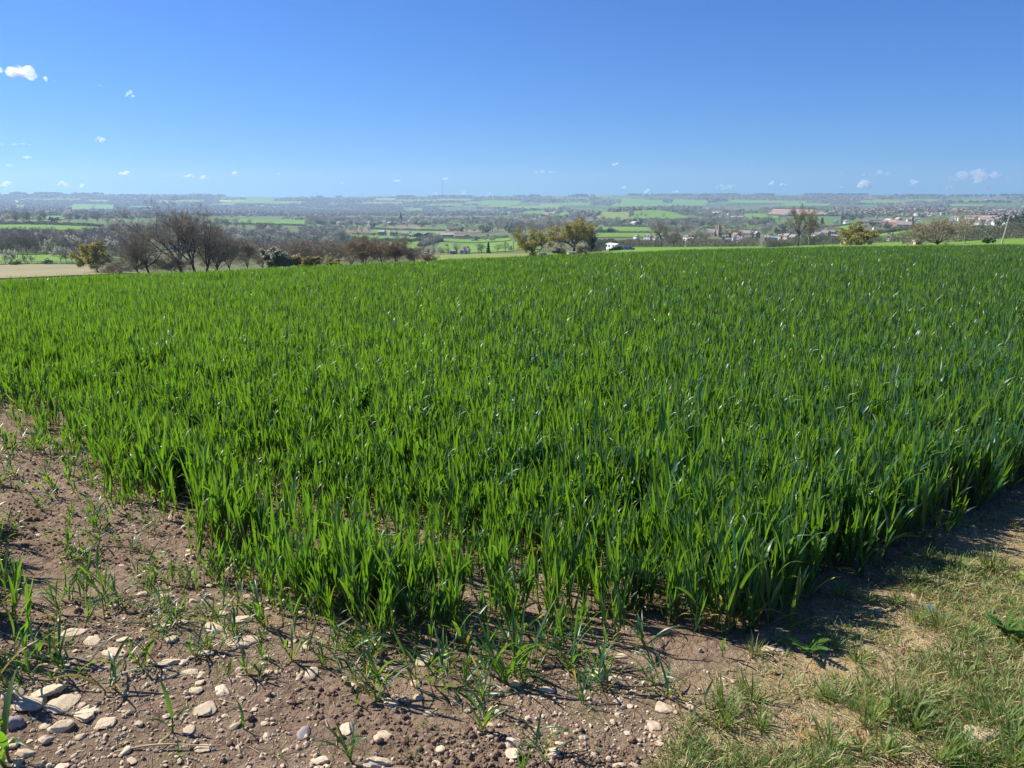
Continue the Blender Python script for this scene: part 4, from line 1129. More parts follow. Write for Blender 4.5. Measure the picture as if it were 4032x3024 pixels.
zone(850, 1010, 926, 945, 10, [(D, 3), ('leafy', 2), ('fresh', 1)], (7, 11), 'in the mixed plantation right of the tall bare tree')
zone(1008, 1110, 900, 922, 9, [(B, 3), (D, 1)], (9, 13), 'at the left end of the long meadow')
zone(1170, 1260, 905, 925, 7, [(B, 2), (D, 1), ('leafy', 1)], (8, 12), 'in the copse left of the round budding tree')
one('bud', 1345, 927, 13, 'large round budding tree at the left end of the farm', wide=1.1)
zone(1020, 1260, 935, 963, 16, [('leafy', 3), (D, 2), (B, 2), ('bush', 2)], (4, 8), 'in the scrubby ground below the copse')
one('blossom', 1135, 962, 6.5, 'white blackthorn in flower in the scrubby ground', wide=1.3)
one('blossom', 1080, 958, 4.0, 'smaller white-flowering thorn left of the big white blackthorn', wide=1.5)
zone(1275, 1345, 958, 990, 6, [(B, 4), ('bud', 1)], (9, 12), 'left of the round dark evergreens')
zone(1335, 1450, 948, 968, 9, [(D, 5), ('leafy', 2)], (8, 11), 'in the round dark clump below the farmhouse', wide=1.1)
zone(1470, 1660, 949, 958, 9, [(B, 2), (D, 2), ('bush', 2)], (4, 8), 'on the hedge line below the farm')
one('bare', 1562, 951, 10, 'bare tree in front of the farm between house and barns', wide=1.1)
zone(1640, 1760, 945, 985, 8, [(B, 4), ('bud', 1), (D, 1)], (8, 12), 'on the diagonal hedge below the barns')
zone(1270, 1480, 903, 916, 13, [(B, 5), ('bud', 1)], (8, 12), 'in the grey copse above the farmhouse')
zone(1300, 1740, 884, 902, 22, [('leafy', 2), ('bud', 2), (D, 2), (B, 3), ('blossom', .4)], (8, 14), 'among the houses of the valley hamlet')
zone(1735, 1960, 900, 918, 16, [(B, 4), ('bud', 2), (D, 2), ('leafy', 1)], (12, 18), 'in the tall wood right of the barns')
one('conifer', 1578, 872, 24, 'tall dark conifer crown above the hamlet roofs', wide=1.4)
zone(1865, 1985, 938, 952, 7, [('leafy', 3), ('bush', 1)], (6, 9), 'in the green clump right of the barns')
zone(1640, 1990, 1001, 1005, 13, [(B, 4), ('conifer', .4), (D, 1), ('bud', 1)], (4, 6.5), 'round the cottages past the yellow-green field', rmin=420)
zone(2010, 2185, 908, 932, 15, [(B, 6), (D, 1)], (12, 17), 'in the dusky wood behind the oaks')
zone(2175, 2345, 950, 985, 9, [(B, 4), ('bud', 1)], (8, 12), 'in the hollow behind the tallest oak')
zone(2350, 2430, 910, 919, 4, [(D, 1), ('leafy', 1)], (5, 9), 'on the meadow hedge right of the oaks')
zone(2280, 2560, 870, 888, 13, [(B, 3), ('copper', 1), ('blossom', 1), ('bud', 1), (D, 1)], (9, 14), 'along the far hamlet under the green hill')
zone(2440, 2640, 846, 862, 5, [(B, 4)], (10, 14), 'standing on the smooth green hill')
zone(2590, 2860, 880, 920, 17, [(B, 5), ('bud', 2), ('leafy', 2), (D, 1)], (9, 14), 'between the green hill and the church')
one('bud', 2858, 906, 14, 'spreading oak-like budding tree right above the church tower', wide=1.1)
zone(2725, 2785, 946, 952, 4, [('bud', 2)], (10, 13), 'in the yellow willow clump left of the church')
one('evergreen', 2838, 936, 7.5, 'dark round yew by the right wall of the church')
one('evergreen', 2872, 935, 7.5, 'second dark yew a little right of the church')
zone(2900, 3130, 920, 945, 10, [(B, 4), ('leafy', 1), ('bush', 2), ('copper', .3)], (7, 11), 'among the near village gardens')
for i, px in enumerate((3018, 3031, 3043)):
    one('poplar', px, 886, 13, ('left', 'middle', 'right')[i] + ' of three dark upright cypresses', wide=1.4)
zone(2940, 3130, 868, 908, 14, [(B, 3), ('bud', 1), ('leafy', 2), (D, 1)], (9, 14), 'on the slope below the ploughed field')
one('conifer', 3235, 899, 17, 'broad dark green conifer right of the pale-limbed bare tree', wide=1.6)
one('poplar', 3313, 886, 22, 'tall column-shaped green tree beside the white houses', wide=1.0)
zone(3320, 3400, 855, 868, 5, [(D, 3), ('leafy', 1)], (12, 16), 'in the dark grove behind the column-shaped tree')
one('gorse', 3523, 853, 7.0, 'bright yellow flowering bush in the village', wide=1.4)
zone(3330, 3620, 846, 872, 15, [(B, 4), ('leafy', 2), ('fresh', 1), (D, 1)], (9, 13), 'on the rise behind the village')
one('conifer', 3592, 887, 13, 'dark pointed conifer at the village edge above the green field', wide=1.3)
zone(3430, 3620, 880, 905, 8, [('bush', 2), ('olive_bush', 1), (D, 1)], (8, 11), 'in the gardens at the lower edge of the village')
zone(3620, 4032, 832, 852, 18, [(B, 5), ('leafy', 3), ('bud', 1), (D, 1)], (9, 14), 'between the far rows of houses')
zone(3780, 4032, 892, 902, 7, [('leafy', 2), (D, 1), ('bud', 1), (B, 1)], (7, 11), 'before the long white terraces')
one('evergreen', 3978, 903, 16, 'big dark pine crown near the leaning pole', wide=1.0)

# ------------------------------------------------------------------ woods too dense to count
def woods(name, label, kinds, boxes, h, seed, wide=1.0, thresh=None):
    rg = np.random.default_rng(seed)
    PX, PY = [], []
    for x0, x1, y0, y1, n in boxes:
        PX.append(rg.uniform(x0, x1, n)); PY.append(rg.uniform(y0, y1, n))
    PX, PY = np.concatenate(PX), np.concatenate(PY)
    x, y, r, ok = unproject(PX, PY, 200, 9600, 420)
    ok &= off_fields(PX, PY)
    if thresh is not None:
        ok &= thresh(x, y, r, rg)
    x, y = x[ok], y[ok]
    z = ground(x, y) - 0.2
    s = rg.uniform(h[0], h[1], len(x))
    rot = np.stack([0 * s, 0 * s, rg.uniform(0, 6.28, len(s))], -1)
    pr = []
    for k in kinds:
        for tm, cm in TREES[k]:
            me = cm; v, f = [], []
            o = bpy.data.objects.new('tree_' + k, cm); pr.append(o)
    instancer(name, pr, np.stack([x, y, z], -1), rot, np.stack([s * wide, s * wide, s], -1), label, seed)
woods('woodland', 'grey-brown bare wood on the slope above the left paddock', ['bare', 'bare', 'bare', 'bud'], [(-200, 440, 950, 1004, 620), (340, 560, 945, 1002, 160)], (7.5, 11.5), 1, .9)
woods('woodland', 'bare wood in the dip behind the brow thickets', ['bare'], [(850, 1260, 985, 1042, 420), (1240, 1420, 990, 1030, 80)], (6, 9), 2)
woods('woodland', 'mixed trees filling the middle of the valley', ['bare', 'bare', 'bud', 'leafy', 'evergreen', 'bush'],
      [(640, 1350, 866, 884, 420), (1200, 2016, 866, 886, 560), (1960, 2300, 862, 905, 300), (2560, 3040, 866, 888, 220), (3040, 4100, 822, 842, 300), (0, 640, 836, 864, 520), (2016, 2320, 832, 862, 200), (2600, 3040, 830, 852, 220), (640, 860, 905, 960, 160), (640, 1010, 930, 992, 240), (1010, 1270, 928, 968, 150), (1190, 1350, 905, 938, 80), (440, 660, 930, 945, 40), (2340, 3000, 872, 892, 200), (2600, 3300, 900, 930, 160)], (8, 13), 3, 1.1)

# the far slopes: woodland in bands, trees along the field edges
def far_proto(seed, m, n=46):
    rg = np.random.default_rng(seed)
    q = rg.normal(0, 1, (n, 3)); q /= np.linalg.norm(q, axis=1, keepdims=True)
    C = np.array([0, 0, .55]) + q * np.array([.5, .5, .45]) * rg.uniform(.5, 1, (n, 1))
    v, f, t = leaf_cloud(rg, C, .36)
    return bpy.data.objects.new('far_tree', np_mesh('far_tree', v, f, [m], tint=t))
def far_woods(name, label, m, boxes, h, seed, test):
    rg = np.random.default_rng(seed)
    PX, PY = [], []
    for x0, x1, y0, y1, n in boxes:
        PX.append(rg.uniform(x0, x1, n)); PY.append(rg.uniform(y0, y1, n))
    PX, PY = np.concatenate(PX), np.concatenate(PY)
    x, y, r, ok = unproject(PX, PY, 1200, 9600, 420)
    ok &= test(PX, PY, x, y, rg) & off_fields(PX, PY)
    x, y = x[ok], y[ok]; s = rg.uniform(h[0], h[1], len(x))
    rot = np.stack([0 * s, 0 * s, rg.uniform(0, 6.28, len(s))], -1)
    w = rg.uniform(1.0, 1.7, len(s))
    instancer(name, [far_proto(seed * 10 + i, m) for i in range(3)], np.stack([x, y, ground(x, y) - .3], -1), rot, np.stack([s * w, s * w, s], -1), label, seed)
def band(PX, PY, seed, sx=260, sy=11):
    return fbm(PX / sx, PY / sy, seed, 3)
EX = [(60, 98, 808, 824), (280, 450, 805, 832), (862, 1050, 788, 802), (1590, 1665, 820, 836), (2440, 2480, 832, 870), (2486, 2780, 829, 868), (3030, 3290, 824, 848), (110, 260, 852, 866), (1478, 1560, 781, 791)]
def free(PX, PY):
    k = np.ones(len(PX), bool)
    for a, b, c, d in EX: k &= ~((PX > a) & (PX < b) & (PY > c) & (PY < d))
    return k
far_woods('distant_woodland', 'hazy bare woods on the long far slopes', M['bare_crown'], [(-250, 4300, 768, 852, 24000)], (9, 15), 11, lambda a, b, x, y, g: free(a, b) & (band(a, b, 5) > np.where(a < 1900, .37, .50)))
far_woods('distant_woodland', 'hazy dark hedges and trees between far fields', M['leafy'], [(-250, 4300, 768, 858, 15000)], (5, 9), 12, lambda a, b, x, y, g: free(a, b) & (np.abs(band(a, b, 6, 150, 6) - .5) < .022))
far_woods('distant_woodland', 'dark evergreen plantations on the far ridge', M['dark'], [(-250, 4300, 766, 800, 5000)], (10, 17), 13, lambda a, b, x, y, g: band(a, b, 9, 120, 7) > .66)
# clumps of trees that notch the skyline
rg_ = np.random.default_rng(99)
sk = []
for px0, px1, n in [(60, 120, 26), (150, 260, 60), (300, 420, 30), (760, 900, 34), (1250, 1275, 10), (1330, 1350, 6), (1565, 1640, 50), (1690, 1860, 60), (2030, 2120, 30), (2265, 2305, 34), (2470, 2520, 34), (2540, 2740, 90), (2750, 2900, 80), (2960, 3040, 50), (3150, 3400, 70), (3500, 3700, 80), (3720, 4100, 90)]:
    sk += list(rg_.uniform(px0, px1, n))
sk = np.array(sk)
sx_, sy_ = [], []
for p in sk:
    a, b = polar(p, 1.0); rr = np.arange(6200, 8200, 60)
    T = (CAM_Z - ground(a * rr, b * rr, False)) / rr
    q = rr[int(np.argmin(T))] + rg_.uniform(-60, 20); sx_.append(a * q); sy_.append(b * q)
sx_, sy_ = np.array(sx_), np.array(sy_); s = rg_.uniform(12, 20, len(sx_))
instancer('distant_woodland', [far_proto(700 + i, M['dark']) for i in range(3)], np.stack([sx_, sy_, ground(sx_, sy_) - .3], -1), np.stack([0 * s, 0 * s, s * 7], -1), np.stack([s * 1.4, s * 1.4, s], -1), 'copses notching the far skyline')
print('TREES', n_trees)
# ------------------------------------------------------------------ buildings
def house_proto(w, d, h, rh, wall, roof, nwin=3, chim=True, storeys=2, detail=True):
    """meshes of a gabled house: long axis x, front faces -y"""
    P = []
    mb = MB(); mb.prism([(-d / 2, 0), (d / 2, 0), (d / 2, h), (0, h + rh), (-d / 2, h)], -w / 2, w / 2)
    mb.v = [(y, x, z) for x, y, z in mb.v]; mb.f = [f[::-1] for f in mb.f]
    P.append(('wall', mb.mesh('wall', M[wall])))
    mb = MB(); t, ov = .18, .35
    for sgn in (-1, 1):
        e = d / 2 + ov; ez = h - ov * rh / (d / 2)
        y0, y1 = sgn * e, 0.0
        q = [(y0, ez + .03), (y1, h + rh + .03), (y1, h + rh + .03 + t), (y0, ez + .03 + t)]
        k = MB(); k.prism(q, -w / 2 - .25, w / 2 + .25)
        mb.add([(y, x, z) for x, y, z in k.v], k.f)
    P.append(('roof', mb.mesh('roof', M[roof])))
    if chim:
        mb = MB(); mb.box((w * .36, 0, h + rh + .35), (.9, .7, 1.7)); mb.box((w * .36, 0, h + rh + 1.27), (1.04, .84, .16))
        P.append(('chimney', mb.mesh('chimney', M['brick_wall'])))
    if detail:
        wm = MB(); wm.box((0, 0, 0), (1.1, .10, 1.15)); wme = wm.mesh('window', M['pane'])
        for s in range(storeys):
            for i in range(nwin):
                if s == 0 and i == nwin // 2: continue
                P.append(('window', wme, ((i + .5) / nwin * w - w / 2, -d / 2, 1.5 + 2.6 * s)))
        dm = MB(); dm.box((0, 0, 0), (1.0, .12, 2.05))
        P.append(('door', dm.mesh('door', M['door']), ((nwin // 2 + .5) / nwin * w - w / 2, -d / 2, 1.02)))
    return P
HP = {}
def house(label, px, py, wpx, wall='white_wall', roof='grey_roof', rz=0.0, kind='house', group=None, rmin=60, r=None, ratio=.62, storeys=2, detail=True, chim=True, name=None, rise=1.0):
    if r: x, y = polar(px, r, py)
    else: x, y, r = at(px, py, rmin)
    w = wpx * mpp(r) * (1.12 if rz < .8 else 1.3)
    u = max(1, round(w / 2) * 2)
    key = (u, wall, roof, ratio, storeys, detail, chim)
    if key not in HP:
        d = min(u * ratio, 11.0)
        HP[key] = house_proto(u, d, min(2.6 * storeys + .3, .62 * u), d * .36, wall, roof, max(2, int(u / 3.2)), chim, storeys, detail)
    base = math.atan2(x, y)
    o = empty(name or ('house' if kind == 'house' else kind), (x, y, gz(x, y) - .15), -base - rz, w / u)
    tag(o, label, kind, group)
    for p in HP[key]:
        c = link(p[0], p[1], o)
        if len(p) > 2: c.location = p[2]
    return o
G1, G2 = 'cottages behind the caravan hedge', 'near village houses by the church'
HL = [  # label, px, py(base), width px, wall, roof, rz
    ('white cottage gable peeping over the hedge right of the caravan', 2506, 946, 12, 'white_wall', 'grey_roof', 1.1),
    ('white house with a lilac grey roof, largest of those over the hedge', 2552, 949, 26, 'white_wall', 'grey_roof', .7),
    ('small cream gabled cottage over the hedge left of the lone parkland tree', 2582, 952, 13, 'cream_wall', 'brown_roof', 1.2),
    ('white cottage under the lone parkland tree', 2608, 951, 12, 'white_wall', 'grey_roof', .4),
    ('pale cottage just right of the lone parkland tree', 2634, 949, 14, 'cream_wall', 'pale_roof', .5),
    ('white gabled cottage right of the dusky bare tree', 2662, 947, 12, 'white_wall', 'grey_roof', 1.2),
    ('white and grey house left of the yellow willow clump', 2704, 948, 16, 'white_wall', 'grey_roof', .9),
    ('yellowish stone cottage before the yellow willow clump', 2722, 952, 16, 'cream_wall', 'brown_roof', .4),
    ('brown roofed house right below the church yews', 2856, 947, 22, 'stone_wall', 'brown_roof', .3),
    ('white low cottage in front of the brown roofed house', 2868, 955, 18, 'white_wall', 'grey_roof', .1),
    ('white cottage second right of the church yews', 2888, 950, 13, 'white_wall', 'grey_roof', 1.2),
    ('pink gabled house at the middle of the near village', 2896, 940, 20, 'pink_wall', 'red_roof', .9),
    ('white gable house right of the pink one', 2906, 950, 12, 'white_wall', 'brown_roof', 1.3),
    ('pale blue-grey cottage right of the white gable', 2916, 954, 14, 'white_wall', 'grey_roof', .8),
    ('long dark roofed stone house, highest in the near village', 2948, 938, 32, 'stone_wall', 'grey_roof', .5),
    ('red roofed wing behind the long dark roofed house', 2925, 930, 20, 'brick_wall', 'red_roof', .3),
    ('grey gabled house right of the long dark roof', 2972, 938, 22, 'stone_wall', 'pale_roof', .9),
    ('long low shed with a pale roof right of the near village', 3024, 950, 22, 'stone_wall', 'pale_roof', .1),
    ('cream gabled house beside the blue covered shed', 3072, 946, 20, 'pink_wall', 'brown_roof', 1.0),
    ('steep grey roofed house behind the copper shrub', 3100, 950, 26, 'stone_wall', 'grey_roof', 1.1),
    ('grey roofed barn-like house left of the ragged tall tree', 3124, 952, 24, 'stone_wall', 'grey_roof', .9),
    ('white walled house with a big grey roof right of the pale-limbed tree', 3218, 944, 28, 'white_wall', 'grey_roof', .8),
    ('grey roofed house in the middle of the row behind the dark hedge', 3248, 936, 26, 'stone_wall', 'grey_roof', .6),
    ('grey roofed house at the right end of the row behind the dark hedge', 3272, 934, 24, 'stone_wall', 'grey_roof', .3),
    ('white bungalow in front of the grey roofed row', 3284, 944, 16, 'white_wall', 'pale_roof', .2),
    ('white gabled house at the far left of the village above the green field', 3292, 880, 10, 'white_wall', 'grey_roof', 1.2),
    ('white cottage under the white gabled house at the village edge', 3284, 884, 10, 'white_wall', 'grey_roof', .2),
    ('white house right of the column-shaped green tree', 3326, 884, 14, 'white_wall', 'grey_roof', .9),
    ('small white house below the white house by the column-shaped tree', 3338, 886, 9, 'white_wall', 'brown_roof', .5),
    ('long bright white village house with dark windows', 3399, 883, 32, 'white_wall', 'grey_roof', .1),
    ('small white annexe left of the long bright white house', 3384, 882, 9, 'white_wall', 'brown_roof', 1.2),
    ('white terrace left of the grey chapel gable', 3440, 876, 15, 'white_wall', 'brown_roof', .1),
    ('white terrace right of the grey chapel gable', 3470, 877, 18, 'white_wall', 'brown_roof', .1),
    ('pale house under the right white terrace', 3478, 886, 18, 'pink_wall', 'brown_roof', .4),
    ('yellowish house front below the grey chapel', 3455, 890, 20, 'cream_wall', 'brown_roof', .1),
    ('white gable at the lower edge of the village', 3442, 905, 9, 'white_wall', 'grey_roof', 1.2),
    ('white house with a pale roof right of the terraces', 3498, 879, 17, 'white_wall', 'pale_roof', .8),
    ('orange-red roofed house in the village', 3518, 889, 22, 'brick_wall', 'red_roof', 1.0),
    ('brown roofed house right of the orange-red roof', 3540, 893, 24, 'stone_wall', 'brown_roof', .6),
    ('long grey roofed row along the village bottom edge', 3560, 900, 36, 'stone_wall', 'grey_roof', .1),
    ('white house at the right end of the village bottom edge', 3590, 902, 11, 'white_wall', 'grey_roof', .9),
    ('pale gabled house above the orange-red roof', 3536, 874, 15, 'pink_wall', 'pale_roof', 1.0),
    ('white house top right of the yellow flowering bush', 3556, 848, 10, 'white_wall', 'grey_roof', 1.0),
    ('white gable half hidden in the hollow by the olive scrub hedge', 3506, 948, 14, 'white_wall', 'brown_roof', 1.1),
    ('farmhouse with a lit pink gable end and white chimney', 1537, 929, 14, 'pink_wall', 'brown_roof', 1.15),
    ('dark roofed wing of the farmhouse', 1553, 928, 18, 'stone_wall', 'brown_roof', .35),
    ('white roofed low building left of the farmhouse', 1505, 927, 20, 'stone_wall', 'pale_roof', .5),
    ('small stone outhouse at the left end of the farm', 1470, 927, 10, 'stone_wall', 'grey_roof', .2),
    ('stone cottage with a grey roof between farmhouse and black barns', 1600, 932, 26, 'cream_wall', 'grey_roof', .5),
    ('low stone outhouse before the black barns', 1622, 935, 14, 'cream_wall', 'pale_roof', .2),
    ('white cottage gable behind the brown thickets', 1650, 1000, 8, 'white_wall', 'grey_roof', 1.2),
    ('cream gabled cottage right of the brown thickets', 1682, 1006, 14, 'cream_wall', 'grey_roof', .9),
    ('second cream cottage right of the brown thickets', 1703, 1007, 12, 'cream_wall', 'pale_roof', .6),
    ('grey roofed cottage with two chimneys past the yellow-green field', 1786, 1003, 26, 'stone_wall', 'grey_roof', .5),
    ('long grey roofed cottage with a white gable past the yellow-green field', 1832, 1004, 38, 'white_wall', 'grey_roof', .45),
    ('brown roofed cottage at the picture middle edge of the yellow field', 2009, 995, 14, 'pink_wall', 'brown_roof', .6),
    ('big cream gabled barn house on the far hamlet edge', 2498, 889, 20, 'cream_wall', 'pale_roof', 1.0),
    ('stone ruin with a pale doorway under the wooded knoll', 452, 925, 26, 'white_wall', 'grey_roof', .5),
    ('long pale roofed farm shed above the church', 2902, 864, 36, 'stone_wall', 'pale_roof', .1),
    ('white barn front on the hill right of the green hill', 2828, 844, 16, 'white_wall', 'pale_roof', .3),
    ('white cottage among trees above the church', 2836, 864, 8, 'white_wall', 'grey_roof', 1.0),
    ('white low bungalow on the slope above the church', 2788, 878, 15, 'white_wall', 'grey_roof', .1),
    ('white shed on the field edge by the cypresses', 3026, 889, 9, 'white_wall', 'pale_roof', .1),
    ('white shed below the ploughed field left', 2956, 868, 9, 'white_wall', 'grey_roof', .2),
]
for q in HL:
    if q[2] > 990: house(q[0], q[1], q[2], q[3] * .8, q[4], q[5], q[6], r=510, storeys=1)
    else: house(q[0], q[1], q[2], max(q[3], 19) if q[2] > 938 else q[3] * 1.15, q[4], q[5], q[6], rmin=450)
# longer rows farther off
rows_ = [  # x0,x1,y,n,w,wall list,roof list,phrase
    (3600, 3720, 848, 7, 11, ['white_wall', 'stone_wall', 'pink_wall'], ['grey_roof', 'brown_roof'], 'on the upper slope left of the long terraces'),
    (3690, 3850, 838, 8, 12, ['stone_wall', 'white_wall'], ['grey_roof', 'pale_roof'], 'on the far upper rise above the terraces'),
    (3745, 3790, 868, 4, 13, ['white_wall'], ['brown_roof', 'grey_roof'], 'in the white gabled group left of the terraces'),
    (3810, 3860, 866, 4, 16, ['white_wall'], ['brown_roof'], 'in the row of white gables over the terraces'),
    (3815, 3850, 886, 3, 18, ['white_wall', 'pink_wall'], ['brown_roof'], 'at the left foot of the long terraces'),
    (3870, 3960, 885, 5, 22, ['white_wall'], ['brown_roof'], 'in the long white terrace with brown roofs'),
    (3865, 4020, 868, 8, 20, ['white_wall', 'stone_wall', 'cream_wall'], ['brown_roof', 'red_roof'], 'in the terrace behind the long white one'),
    (3905, 4030, 838, 6, 13, ['white_wall', 'cream_wall'], ['pale_roof', 'grey_roof'], 'on the farthest estate at the right'),
    (3990, 4060, 872, 4, 18, ['white_wall', 'pink_wall'], ['red_roof', 'brown_roof'], 'beside the big dark pine'),
    (3560, 3620, 872, 4, 13, ['white_wall', 'pink_wall'], ['red_roof', 'grey_roof'], 'at the village end by the pointed conifer'),
    (1310, 1460, 884, 9, 15, ['stone_wall', 'cream_wall'], ['grey_roof', 'brown_roof'], 'in the left half of the valley hamlet'),
    (1470, 1740, 884, 14, 16, ['pink_wall', 'stone_wall', 'brick_wall'], ['red_roof', 'brown_roof', 'grey_roof'], 'in the right half of the valley hamlet'),
    (1900, 2016, 874, 5, 14, ['white_wall', 'brick_wall'], ['red_roof', 'brown_roof'], 'past the tall wood right of the barns'),
    (2016, 2140, 872, 9, 13, ['white_wall', 'pink_wall', 'brick_wall'], ['red_roof', 'brown_roof'], 'in the red-roofed hamlet behind the oaks'),
    (2180, 2420, 880, 12, 15, ['pink_wall', 'brick_wall', 'white_wall'], ['red_roof', 'brown_roof'], 'in the far hamlet under the green hill'),
    (2740, 2880, 846, 5, 13, ['white_wall', 'stone_wall'], ['grey_roof', 'pale_roof'], 'scattered right of the green hill'),
    (270, 460, 847, 6, 15, ['white_wall', 'stone_wall'], ['grey_roof', 'pale_roof'], 'in the hazy far hamlet at left'),
    (500, 570, 846, 3, 16, ['white_wall'], ['pale_roof', 'grey_roof'], 'on the hazy flats left of the tall bare tree'),
    (3880, 3930, 790, 4, 8, ['white_wall'], ['grey_roof'], 'high on the far right ridge'),
    (3660, 3740, 796, 4, 7, ['white_wall'], ['grey_roof'], 'low on the far right ridge'),
]
for x0, x1, yb, n, w, ws, rs, ph in rows_:
    n = int(n * (1.7 if 3000 < x0 and yb > 830 else 1))
    for i in range(n):
        px = x0 + (x1 - x0) * (i + .5) / n + R.uniform(-3, 3); py = yb + R.uniform(-3, 3)
        wl, rf = R.choice(ws + ['white_wall'] * (2 if x0 > 3000 else 0)), R.choice(rs)
        lab = {'white_wall': 'white', 'stone_wall': 'stone', 'pink_wall': 'pinkish', 'brick_wall': 'brick', 'cream_wall': 'cream'}[wl] + ' house with a ' + rf.split('_')[0] + ' roof ' + ph
        house(lab, px, py, w * R.uniform(.85, 1.25), wl, rf, R.choice([.1, .4, .9, 1.2]), group='houses ' + ph, detail=False, storeys=2, chim=R.random() < .5)

def big_barn(label, px, py, wpx, hpx, spans, wall, roof, rz, pale_front=False):
    x, y, r = at(px, py); k = mpp(r); w = wpx * k * 1.1; h = hpx * k
    o = empty('barn', (x, y, gz(x, y) - .1), -math.atan2(x, y) + rz)
    tag(o, label, 'barn')
    d = max(14, w * .45) if spans == 1 else 18
    sw = w / spans
    for i in range(spans):
        cx = -w / 2 + sw * (i + .5)
        if spans > 1:      # gables face the viewer
            mb = MB(); mb.prism([(cx - sw / 2, 0), (cx + sw / 2, 0), (cx + sw / 2, h * .62), (cx, h * .95), (cx - sw / 2, h * .62)], -d / 2, d / 2)
            mb.build('wall', M[wall], o)
            for s in (-1, 1):
                rb = MB(); e = cx + s * (sw / 2 + .15)
                q = [(e, h * .62), (cx, h * .96), (cx, h * .96 + .3), (e, h * .62 + .3)]
                rb.prism(q if s < 0 else q[::-1], -d / 2 - .4, d / 2 + .4); rb.build('roof', M[roof], o)
            for j in range(3):
                p = MB(); p.box((cx + (j - 1) * sw * .27, -d / 2 - .03, h * .2), (sw * .14, .12, h * .36)); p.build('panel', M['cream_wall'], o)
        else:
            mb = MB(); mb.prism([(-d / 2, 0), (d / 2, 0), (d / 2, h * .58), (0, h * .92), (-d / 2, h * .58)], -w / 2, w / 2)
            mb.v = [(b, a, c) for a, b, c in mb.v]; mb.f = [f[::-1] for f in mb.f]
            mb.build('wall', M[wall], o)
            for s in (-1, 1):
                rb = MB(); q = [(s * (d / 2 + .5), h * .55), (0, h * .94), (0, h * .94 + .3), (s * (d / 2 + .5), h * .55 + .3)]
                kk = MB(); kk.prism(q, -w / 2 - .4, w / 2 + .4); rb.add([(b, a, c) for a, b, c in kk.v], kk.f)
                rb.build('roof', M[roof], o)
            if pale_front:
                p = MB(); p.box((w * .04, -d / 2 - .05, h * .13), (w * .8, .14, h * .16)); p.build('panel', M['cream_wall'], o)
            for j in range(7):
                p = MB(); p.box((-w / 2 + w * j / 6, -d / 2 - .12, h * .28), (.35, .3, h * .56)); p.build('post', M['steel'], o)
    return o
big_barn('black double-gabled barn with pale panels in the farm', 1663, 934, 66, 19, 2, 'dark_wood', 'grey_roof', .15)
big_barn('long open-fronted barn with a wide pale roof', 1752, 936, 62, 20, 1, 'dark_wood', 'pale_roof', .12, True)
big_barn('long low dusky barn at the right end of the farm', 1815, 936, 46, 13, 1, 'stone_wall', 'brown_roof', .12)
big_barn('small black gabled barn ending the farm at right', 1846, 938, 24, 14, 1, 'dark_wood', 'grey_roof', 1.2)
big_barn('white-roofed glasshouse shed on the hazy flats at far left', 205, 863, 30, 5, 1, 'white_wall', 'pale_roof', .1)
big_barn('long pale nursery shed right of the glasshouse', 275, 861, 40, 6, 1, 'steel', 'pale_roof', .1)
# blue covered shed in the near village
x, y, r = at(3056, 946)
o = empty('shed', (x, y, gz(x, y)), -math.atan2(x, y) + .2); tag(o, 'low shed under a bright blue cover in the near village', 'shed')
MB().box((0, 0, 1.1), (8, 5, 2.2)).build('wall', M['stone_wall'], o)
mb = MB(); mb.prism([(-3, 2.2), (0, 3.4), (3, 2.2), (3, 2.4), (0, 3.6), (-3, 2.4)], -4.3, 4.3); mb.v = [(b, a, c) for a, b, c in mb.v]; mb.build('roof', M['blue_paint'], o)
# pale field shelter under the squat oak, little troughs by the hedge
for nm, lab, px, r, s in (('field_shelter', 'pale stone hut left under the squat budding oak', 3357, 255, (3.6, 2.6, 1.9)), ('field_shelter', 'low pale stone pen under the left side of the tallest oak', 2254, 246, (2.6, 1.8, .95)), ('water_trough', 'pale water trough on the grass before the dark hedge', 3330, 300, (2.6, .9, .7)),
                          ('field_shelter', 'pinkish brick hut left under the dense thicket tree', 3617, 165, (.9, 1.2, .9)), ('field_shelter', 'small tan hut beside the rounded budding oak', 2140, 246, (1.8, 1.6, .9))):
    x, y = polar(px, r); o = empty(nm, (x, y, gz(x, y)), -math.atan2(x, y) + .35); tag(o, lab, 'trough' if nm == 'water_trough' else 'hut')
    MB().box((0, 0, s[2] / 2), s).build('wall', M['pink_wall' if 'pink' in lab or 'tan' in lab else 'cream_wall'], o)
    if nm == 'field_shelter':
        MB().box((0, 0, s[2] + .08), (s[0] + .3, s[1] + .3, .16)).build('roof', M['pale_roof'], o)
        MB().box((s[0] * .1, -s[1] / 2 - .02, s[2] * .4), (s[0] * .25, .1, s[2] * .75)).build('doorway', M['pane'], o)
    else:
        MB().box((0, 0, s[2] + .02), (s[0] - .3, s[1] - .25, .04)).build('water', M['pane'], o)
